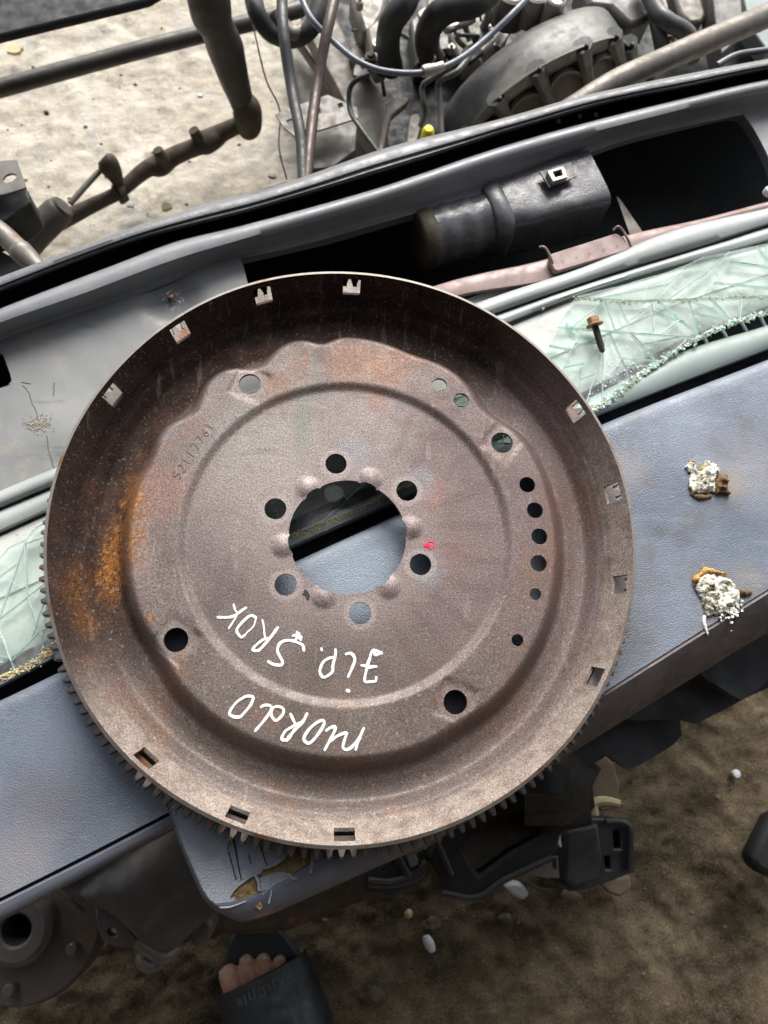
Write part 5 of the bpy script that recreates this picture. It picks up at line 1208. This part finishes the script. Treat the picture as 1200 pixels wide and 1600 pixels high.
slab('casing_body', [(100, 1388), (150, 1350), (190, 1320), (290, 1285), (330, 1340), (345, 1400), (322, 1440), (293, 1466), (268, 1488), (255, 1492), (236, 1482), (215, 1468), (190, 1440), (168, 1424), (150, 1418)], .24, .08, MT['cast'], gc, grid=.006, zf=gz_, angle=80)
slab('ear', [(148, 1418), (172, 1425), (192, 1440), (218, 1472), (205, 1482), (178, 1480), (160, 1470), (152, 1450)], .20, .014, MT['cast'], gc, holes=[[(169, 1452), (176, 1449), (182, 1454), (181, 1463), (173, 1463), (168, 1458)]], bevel=.003)
hose([(214, 1470, .22, .007), (238, 1484, .22, .008), (258, 1494, .22, .008), (275, 1482, .21, .007), (282, 1474, .21, .004)], 0, 'hooked_lip', MT['alloy'], gc, n=12)
hose([(226, 1490, .2, .006), (224, 1500, .2, .008), (236, 1508, .2, .008), (256, 1502, .2, .006)], 0, 'hook_end', MT['alloy'], gc, n=12)
blk('side_block', [(288, 1460), (318, 1430), (335, 1442), (330, 1468), (308, 1486)], .19, .05, MT['cast'], gc, bevel=.005)
put(hose([(112, 1528, .05), (120, 1515, .05), (128, 1503, .05)], .006, 'loose_pin', MT['alloy'], n=10), 'short pale pin lying in the dark below the wheel hub', 'pin')
plank = put(blk('sill_beam', [(300, 1415), (350, 1370), (470, 1400), (560, 1330), (640, 1330), (660, 1384), (620, 1402), (560, 1412), (520, 1428), (450, 1456), (380, 1462), (310, 1460)], .12, .08, MT['rust'], bevel=.006), 'dark brown beam in the shade under the torn armrest', 'beam')
# black plastic parts in the middle
pb = empty('plastic_clip_frame', at(605, 1365, .12), 'black plastic bracket with slots just below the flywheel teeth', 'bracket')
blk('frame_plate', [(560, 1352), (596, 1322), (640, 1310), (668, 1330), (672, 1362), (648, 1392), (606, 1400), (572, 1392)], .17, .02, MT['plastic_grey'], pb, holes=[[(588, 1345), (604, 1336), (612, 1352), (598, 1362)], [(642, 1338), (652, 1334), (658, 1350), (648, 1352)]])
hose([(616, 1320, .19), (628, 1348, .19), (640, 1372, .19)], .005, 'ridge', MT['plastic_grey'], pb)
hose([(575, 1378, .19), (612, 1380, .19), (650, 1368, .19), (668, 1348, .19)], .0055, 'ridge', MT['plastic_grey'], pb)
put(blk('grey_tab', [(632, 1328), (643, 1322), (654, 1350), (648, 1354), (641, 1355)], .196, .004, MT['alloy'], bevel=.001), 'small grey tab standing on the black plastic bracket', 'tab')
tray = empty('plastic_tray', at(790, 1320, .1), 'large black plastic tray with a sunken brown panel under the lower right of the flywheel', 'tray')
slab('tray_rim', [(668, 1340), (700, 1268), (800, 1215), (870, 1210), (920, 1250), (930, 1290), (878, 1300), (870, 1332), (830, 1352), (790, 1372), (745, 1405), (712, 1400), (700, 1392)], .19, .03, MT['black'], tray, holes=[[(722, 1322), (755, 1290), (800, 1270), (822, 1264), (838, 1284), (852, 1302), (800, 1330), (748, 1368), (736, 1350)]], bevel=.004)
slab('sunken_panel', [(712, 1322), (755, 1282), (820, 1256), (862, 1302), (800, 1340), (744, 1378)], .168, .004, MT['rust'], tray)
hose([(676, 1305, .20), (690, 1330, .20), (706, 1368, .20)], .003, 'rib', MT['plastic_grey'], tray)
hose([(690, 1395, .2), (745, 1402, .2), (790, 1374, .2), (862, 1340, .2)], .0035, 'rib', MT['plastic_grey'], tray)
dome = put(skin('rubber_boot', [[(820, 1150, .2), (880, 1160, .2), (940, 1200, .2)], [(815, 1200, .3), (880, 1195, .30), (925, 1230, .24)], [(820, 1240, .30), (880, 1240, .30), (930, 1260, .22)], [(820, 1290, .24), (880, 1290, .24), (915, 1282, .2)]], MT['black']), 'large rounded black rubber boot right of the plastic tray', 'rubber boot')
cf = empty('caliper_bracket', at(930, 1340, .1), 'dark box bracket with two slots lying on the dirt, right of the plastic tray', 'bracket')
slab('bracket_body', [(876, 1300), (905, 1280), (935, 1278), (975, 1282), (990, 1300), (992, 1362), (968, 1372), (925, 1388), (890, 1394), (872, 1380)], .12, .06, MT['plastic_grey'], cf, holes=[[(958, 1298), (968, 1296), (970, 1326), (960, 1326)], [(944, 1338), (952, 1336), (954, 1358), (947, 1358)]], bevel=.004)
blk('raised_block', [(884, 1300), (935, 1286), (942, 1340), (938, 1376), (900, 1388), (882, 1376)], .15, .03, MT['plastic_grey'], cf, bevel=.004)
hose([(946, 1284, .13), (975, 1286, .13), (984, 1305, .13), (984, 1360, .13)], .004, 'edge_bead', MT['plastic_grey'], cf)
put(slab('slotted_tab', [(812, 1356), (836, 1342), (872, 1338), (874, 1372), (850, 1372), (824, 1366)], .155, .005, MT['cast'], holes=[[(862, 1342), (869, 1340), (870, 1358), (864, 1359)]], bevel=.001), 'grey metal tab with a slot between the black tray and box bracket', 'tab')
put(blk('pale_block', [(789, 1386), (800, 1378), (816, 1380), (829, 1398), (818, 1408), (803, 1400)], .08, .02, MT['pale'], bevel=.004), 'small silvery block on the dirt below the black tray', 'block')
put(blk('white_wedge', [(868, 1308), (876, 1302), (878, 1325), (873, 1322)], .17, .006, MT['pale'], bevel=.001), 'small white wedge poking out between the black tray and box bracket', 'wedge')
put(hose([(822, 1374, .09), (832, 1384, .09), (850, 1391, .09), (878, 1392, .09)], .0022, 'curved_wire', MT['cast']), 'thin curved wire below the grey slotted tab', 'wire')
put(blk('cardboard_piece', [(910, 1202), (922, 1192), (940, 1184), (948, 1182), (960, 1196), (968, 1225), (966, 1262), (940, 1268), (926, 1250), (924, 1215)], .06, .006, MT['card'], bevel=.002), 'muddy brown cardboard piece lying beyond the black boot', 'cardboard')
put(hose([(930, 1274, .1, .005), (928, 1256, .1, .006), (945, 1252, .1, .006), (968, 1256, .1, .005)], 0, 'cream_strap', MT['cream'], n=8), 'cream coloured bent strap above the dark box bracket', 'strap')
put(blk('torn_packet', [(930, 1370), (952, 1362), (966, 1372), (985, 1368), (987, 1388), (970, 1402), (952, 1396), (940, 1384)], .05, .01, MT['card'], bevel=.003), 'crumpled brown packet below the dark box bracket', 'packet')
put(blk('mud_lump', [(878, 1396), (890, 1392), (910, 1398), (912, 1408), (895, 1411), (882, 1406)], .04, .015, MT['card'], bevel=.005), 'brown mud lump lying below the left corner of the box bracket', 'lump')
# black sheets under the right end
tm = empty('rubber_mat', at(1060, 1100, .2), 'folded black rubber sheets in the shade below the right lip of the panel', 'rubber mat')
def tz(x, y): return .006*mnoise.noise(Vector((x*14, y*14, 3)))
slab('upper_sheet', [(1090, 1040), (1330, 880), (1330, 1010), (1205, 1073), (1160, 1094), (1100, 1058)], .30, .012, MT['tyre'], tm, grid=.012, zf=tz, angle=70)
slab('middle_sheet', [(900, 1150), (1000, 1080), (1100, 1040), (1162, 1094), (1090, 1130), (1060, 1122), (1000, 1126), (950, 1118)], .27, .012, MT['tyre'], tm, grid=.012, zf=tz, angle=70)
slab('lower_sheet', [(880, 1165), (940, 1120), (1000, 1126), (1062, 1122), (1064, 1150), (1050, 1165), (1000, 1196), (978, 1200), (950, 1180), (925, 1195), (905, 1196)], .22, .012, MT['tyre'], tm, grid=.012, zf=tz, angle=70)
put(slab('dark_bag', [(1172, 1342), (1190, 1305), (1205, 1275), (1300, 1230), (1300, 1380), (1215, 1376), (1185, 1362)], .10, .03, MT['black'], bevel=.015, seg=3), 'black smooth bag cut off by the right edge', 'bag')
put(MB().lathe([(0, .006), (.005, .005), (.006, .002), (.005, -.003)], at(1149, 1209, .01), n=9).build('white_pebble', MT['pale']), 'small white pebble on the dirt at the right', 'pebble')
put(hose([(666, 1462, .028, .004), (668, 1470, .028, .0062), (672, 1478, .027, .0062), (676, 1486, .026, .004)], 0, 'white_capsule', MT['pale'], n=12), 'small white oval piece lying on the dirt at the bottom', 'capsule')
put(hose([(634, 1424, .03, .004), (638, 1428, .03, .006), (641, 1433, .03, .003)], 0, 'green_bit', MT['cream'], n=10), 'tiny yellowish bit on the dirt just below the beam', 'scrap')
for i, (x, y, s, lb) in enumerate(((676, 1448, .011, 'dark oily lump on the dirt right above the white oval piece'), (582, 1558, .012, 'dark wet stone on the dirt right of the slipper'), (790, 1436, .008, 'small dark lump below the silvery block'), (1060, 1050, .006, 'dark clod under the folded rubber sheets'))):
    p = at(x, y, .012); rr = random.Random(i+50); bm = bmesh.new(); bmesh.ops.create_icosphere(bm, subdivisions=3, radius=s)
    for v in bm.verts: v.co = Vector((v.co.x*1.1, v.co.y*.9, v.co.z*.6))*(1+.5*mnoise.noise(v.co*160+Vector((i*7, 0, 0))))+p
    me = bpy.data.meshes.new('oily_lump'); bm.to_mesh(me); bm.free(); put(finish('oily_lump', me, MT['rust']), lb, 'lump')

# ------------------------------------------------------------------ the photographer's foot in a slipper
def person():
    fwd = Vector((-.40, .917, 0)).normalized(); rt = Vector((fwd.y, -fwd.x, 0)); base = at(402, 1500, .035); o0 = Vector((base.x, base.y, .018))-fwd*.235
    Wd = lambda x, y, z: o0+rt*x+fwd*y+Vector((0, 0, z))
    e = empty('person', Wd(0, .06, 0), 'person of whom one bare foot in a black lettered slipper shows at the bottom', 'person')
    bm = bmesh.new()
    def ball(p, r, s=(1, 1, 1)):
        q = bmesh.ops.create_icosphere(bm, subdivisions=2, radius=r)
        for v in q['verts']: v.co = Vector((v.co.x*s[0], v.co.y*s[1], v.co.z*s[2]))+Vector(p)
    def chain(pts, n=10):
        for a, b in zip(pts[:-1], pts[1:]):
            for k in range(n+1):
                t = k/n; p = [a[i]*(1-t)+b[i]*t for i in range(3)]; ra = a[3]*(1-t)+b[3]*t; sx = a[4]*(1-t)+b[4]*t if len(a) > 4 else 1; ball(p, ra, (sx, 1, 1))
    # local: x right, y toes, z up (right foot, big toe on the left)
    chain([(0, .025, .028, .030, 1), (0, .07, .040, .036, 1), (-.002, .12, .042, .034, 1.15), (-.002, .165, .034, .026, 1.5), (-.001, .195, .026, .020, 2.1)])
    chain([(0, .035, .04, .034), (0, .045, .10, .032), (0, .045, .18, .040), (.0, .04, .30, .052), (0, .03, .40, .056)])
    toes = [(-.034, .200, .246, .0135), (-.012, .205, .247, .0092), (.006, .203, .240, .0086), (.022, .198, .230, .0082), (.036, .188, .216, .0080)]
    for x, y0, y1, r in toes: chain([(x*.85, y0-.03, .022, r*1.0), (x, y0, .024, r*.98), (x*1.03, (y0+y1)/2+.004, .021, r*.94), (x*1.05, y1-r, .015, r*.98)], 7)
    me = bpy.data.meshes.new('foot'); bm.to_mesh(me); bm.free()
    me.transform(Matrix(((rt.x, fwd.x, 0, o0.x), (rt.y, fwd.y, 0, o0.y), (0, 0, 1, o0.z), (0, 0, 0, 1))))
    f = finish('foot', me, MT['skin'], e)
    rm = f.modifiers.new('one_surface', 'REMESH'); rm.mode = 'VOXEL'; rm.voxel_size = .0021; rm.use_smooth_shade = True
    sm = f.modifiers.new('smooth', 'SMOOTH'); sm.iterations = 4; sm.factor = .5
    for x, y0, y1, r in toes:
        p = Wd(x*1.05, y1-r*.7, .015+r*.78); q = Matrix(((rt.x, fwd.x, 0), (rt.y, fwd.y, 0), (0, 0, 1))).to_3x3()
        mb = MB(); V = []
        for j in range(6):
            for i in range(7):
                u, v = (i/6-.5)*2, (j/5-.5)*2; V.append(p+q @ Vector((u*r*.62, v*r*.62*(1-.15*u*u), r*.20*(1-u*u*.9)-.35*r*max(0, v)**2*.6)))
        mb.add(V, [(j*7+i, j*7+i+1, (j+1)*7+i+1, (j+1)*7+i) for j in range(5) for i in range(6)]); mb.build('toe_nail', MT['nail'], e)
    sl = empty('slipper', Wd(0, 0, 0), None, None); sl.parent = e; sl.location = Wd(0, 0, 0)-e.location
    L = []
    for k in range(60):
        t = 2*math.pi*k/60; s_, c_ = math.sin(t), math.cos(t); y = .125+.148*s_; hw = .050+.006*math.sin((y-.02)*9)-.004*(1-s_)/2
        L.append(tuple(Wd(hw*math.copysign(abs(c_)**.75, c_)-.001, y, 0)[:2]))
    slab('sole', L, .0185, .022, MT['strap'], sl, pix=False, bevel=.003)
    # sides of the strap rise from the sole and arch over the forefoot
    V = []; nu, nv = 40, 12
    for lay in (0, .0035):
        for j in range(nv+1):
            v = j/nv; yc = .150+(.070)*v
            for i in range(nu+1):
                t = math.pi*i/nu; x = -math.cos(t)*(.0555-.002*v+lay); z = .006+math.sin(t)**.75*(.066-.026*v+lay); y = yc+.006*math.sin(t)*(v-.2)-.010*(1-math.sin(t))*(1-v)
                V.append(Wd(x-.001, y, z))
    m = (nu+1)*(nv+1); F = []
    for j in range(nv):
        for i in range(nu):
            a = j*(nu+1)+i; F += [(a, a+1, a+nu+2, a+nu+1), (a+m, a+m+nu+1, a+m+nu+2, a+m+1)]
    for i in range(nu): F += [(i, i+m, i+1+m, i+1), (nv*(nu+1)+i, nv*(nu+1)+i+1, nv*(nu+1)+i+1+m, nv*(nu+1)+i+m)]
    for j in range(nv): a = j*(nu+1); b = a+nu; F += [(a, a+nu+1, a+nu+1+m, a+m), (b, b+m, b+nu+1+m, b+nu+1)]
    me = mesh('strap', V, F); bm = bmesh.new(); bm.from_mesh(me); bmesh.ops.recalc_face_normals(bm, faces=bm.faces); bm.to_mesh(me); bm.free()
    st = finish('strap', me, MT['strap'], sl, angle=50, bevel=.001)
    # raised worn lettering on the strap, found by casting from the eye onto the strap surface
    from mathutils.bvhtree import BVHTree
    tree = BVHTree.FromPolygons([Vector(v) for v in V], F); eye = Vector(CAM.tolist())
    def on(px, py):
        d = (at(px, py, 0)-eye).normalized(); h = tree.ray_cast(eye, d)
        return h[0]+h[1]*.0001 if h[0] is not None else None
    Z6 = lambda L: [(320+x/5, 1400+y/5) for x, y in L]
    for L in ([(605, 700), (608, 620), (625, 550), (645, 532), (660, 570), (680, 640), (700, 652), (722, 640)], [(560, 640), (540, 650), (533, 680), (548, 712), (575, 718), (592, 695), (585, 660), (562, 640)],
              [(488, 690), (500, 712), (512, 742)], [(425, 722), (435, 765), (450, 788), (470, 780), (465, 745), (452, 705)], [(345, 752), (352, 795), (370, 812), (392, 798), (388, 765), (375, 735)],
              [(305, 775), (318, 812), (325, 845)], [(250, 790), (258, 825), (272, 860)], [(268, 800), (285, 832), (292, 862)]):
        P = [on(x, y) for x, y, _ in spl([(x, y, 0) for x, y in Z6(L)], 4)]; P = [p for p in P if p is not None]
        if len(P) > 2: MB().tube(P, .0011, n=6).build('raised_letter', MT['emboss'], sl)
    mb = MB(); V = []
    for k, (z, r) in enumerate(((.33, .064), (.36, .067), (.45, .072), (.55, .076))):
        for i in range(28):
            t = 2*math.pi*i/28; q = r*(1+.06*math.sin(3*t+k)); V.append(Wd(q*math.cos(t), .036+q*math.sin(t)-.02*(z-.33), z))
    mb.add(V, [(k*28+i, k*28+(i+1) % 28, (k+1)*28+(i+1) % 28, (k+1)*28+i) for k in range(3) for i in range(28)]); mb.build('trouser_leg', MT['trouser'], e)
person()
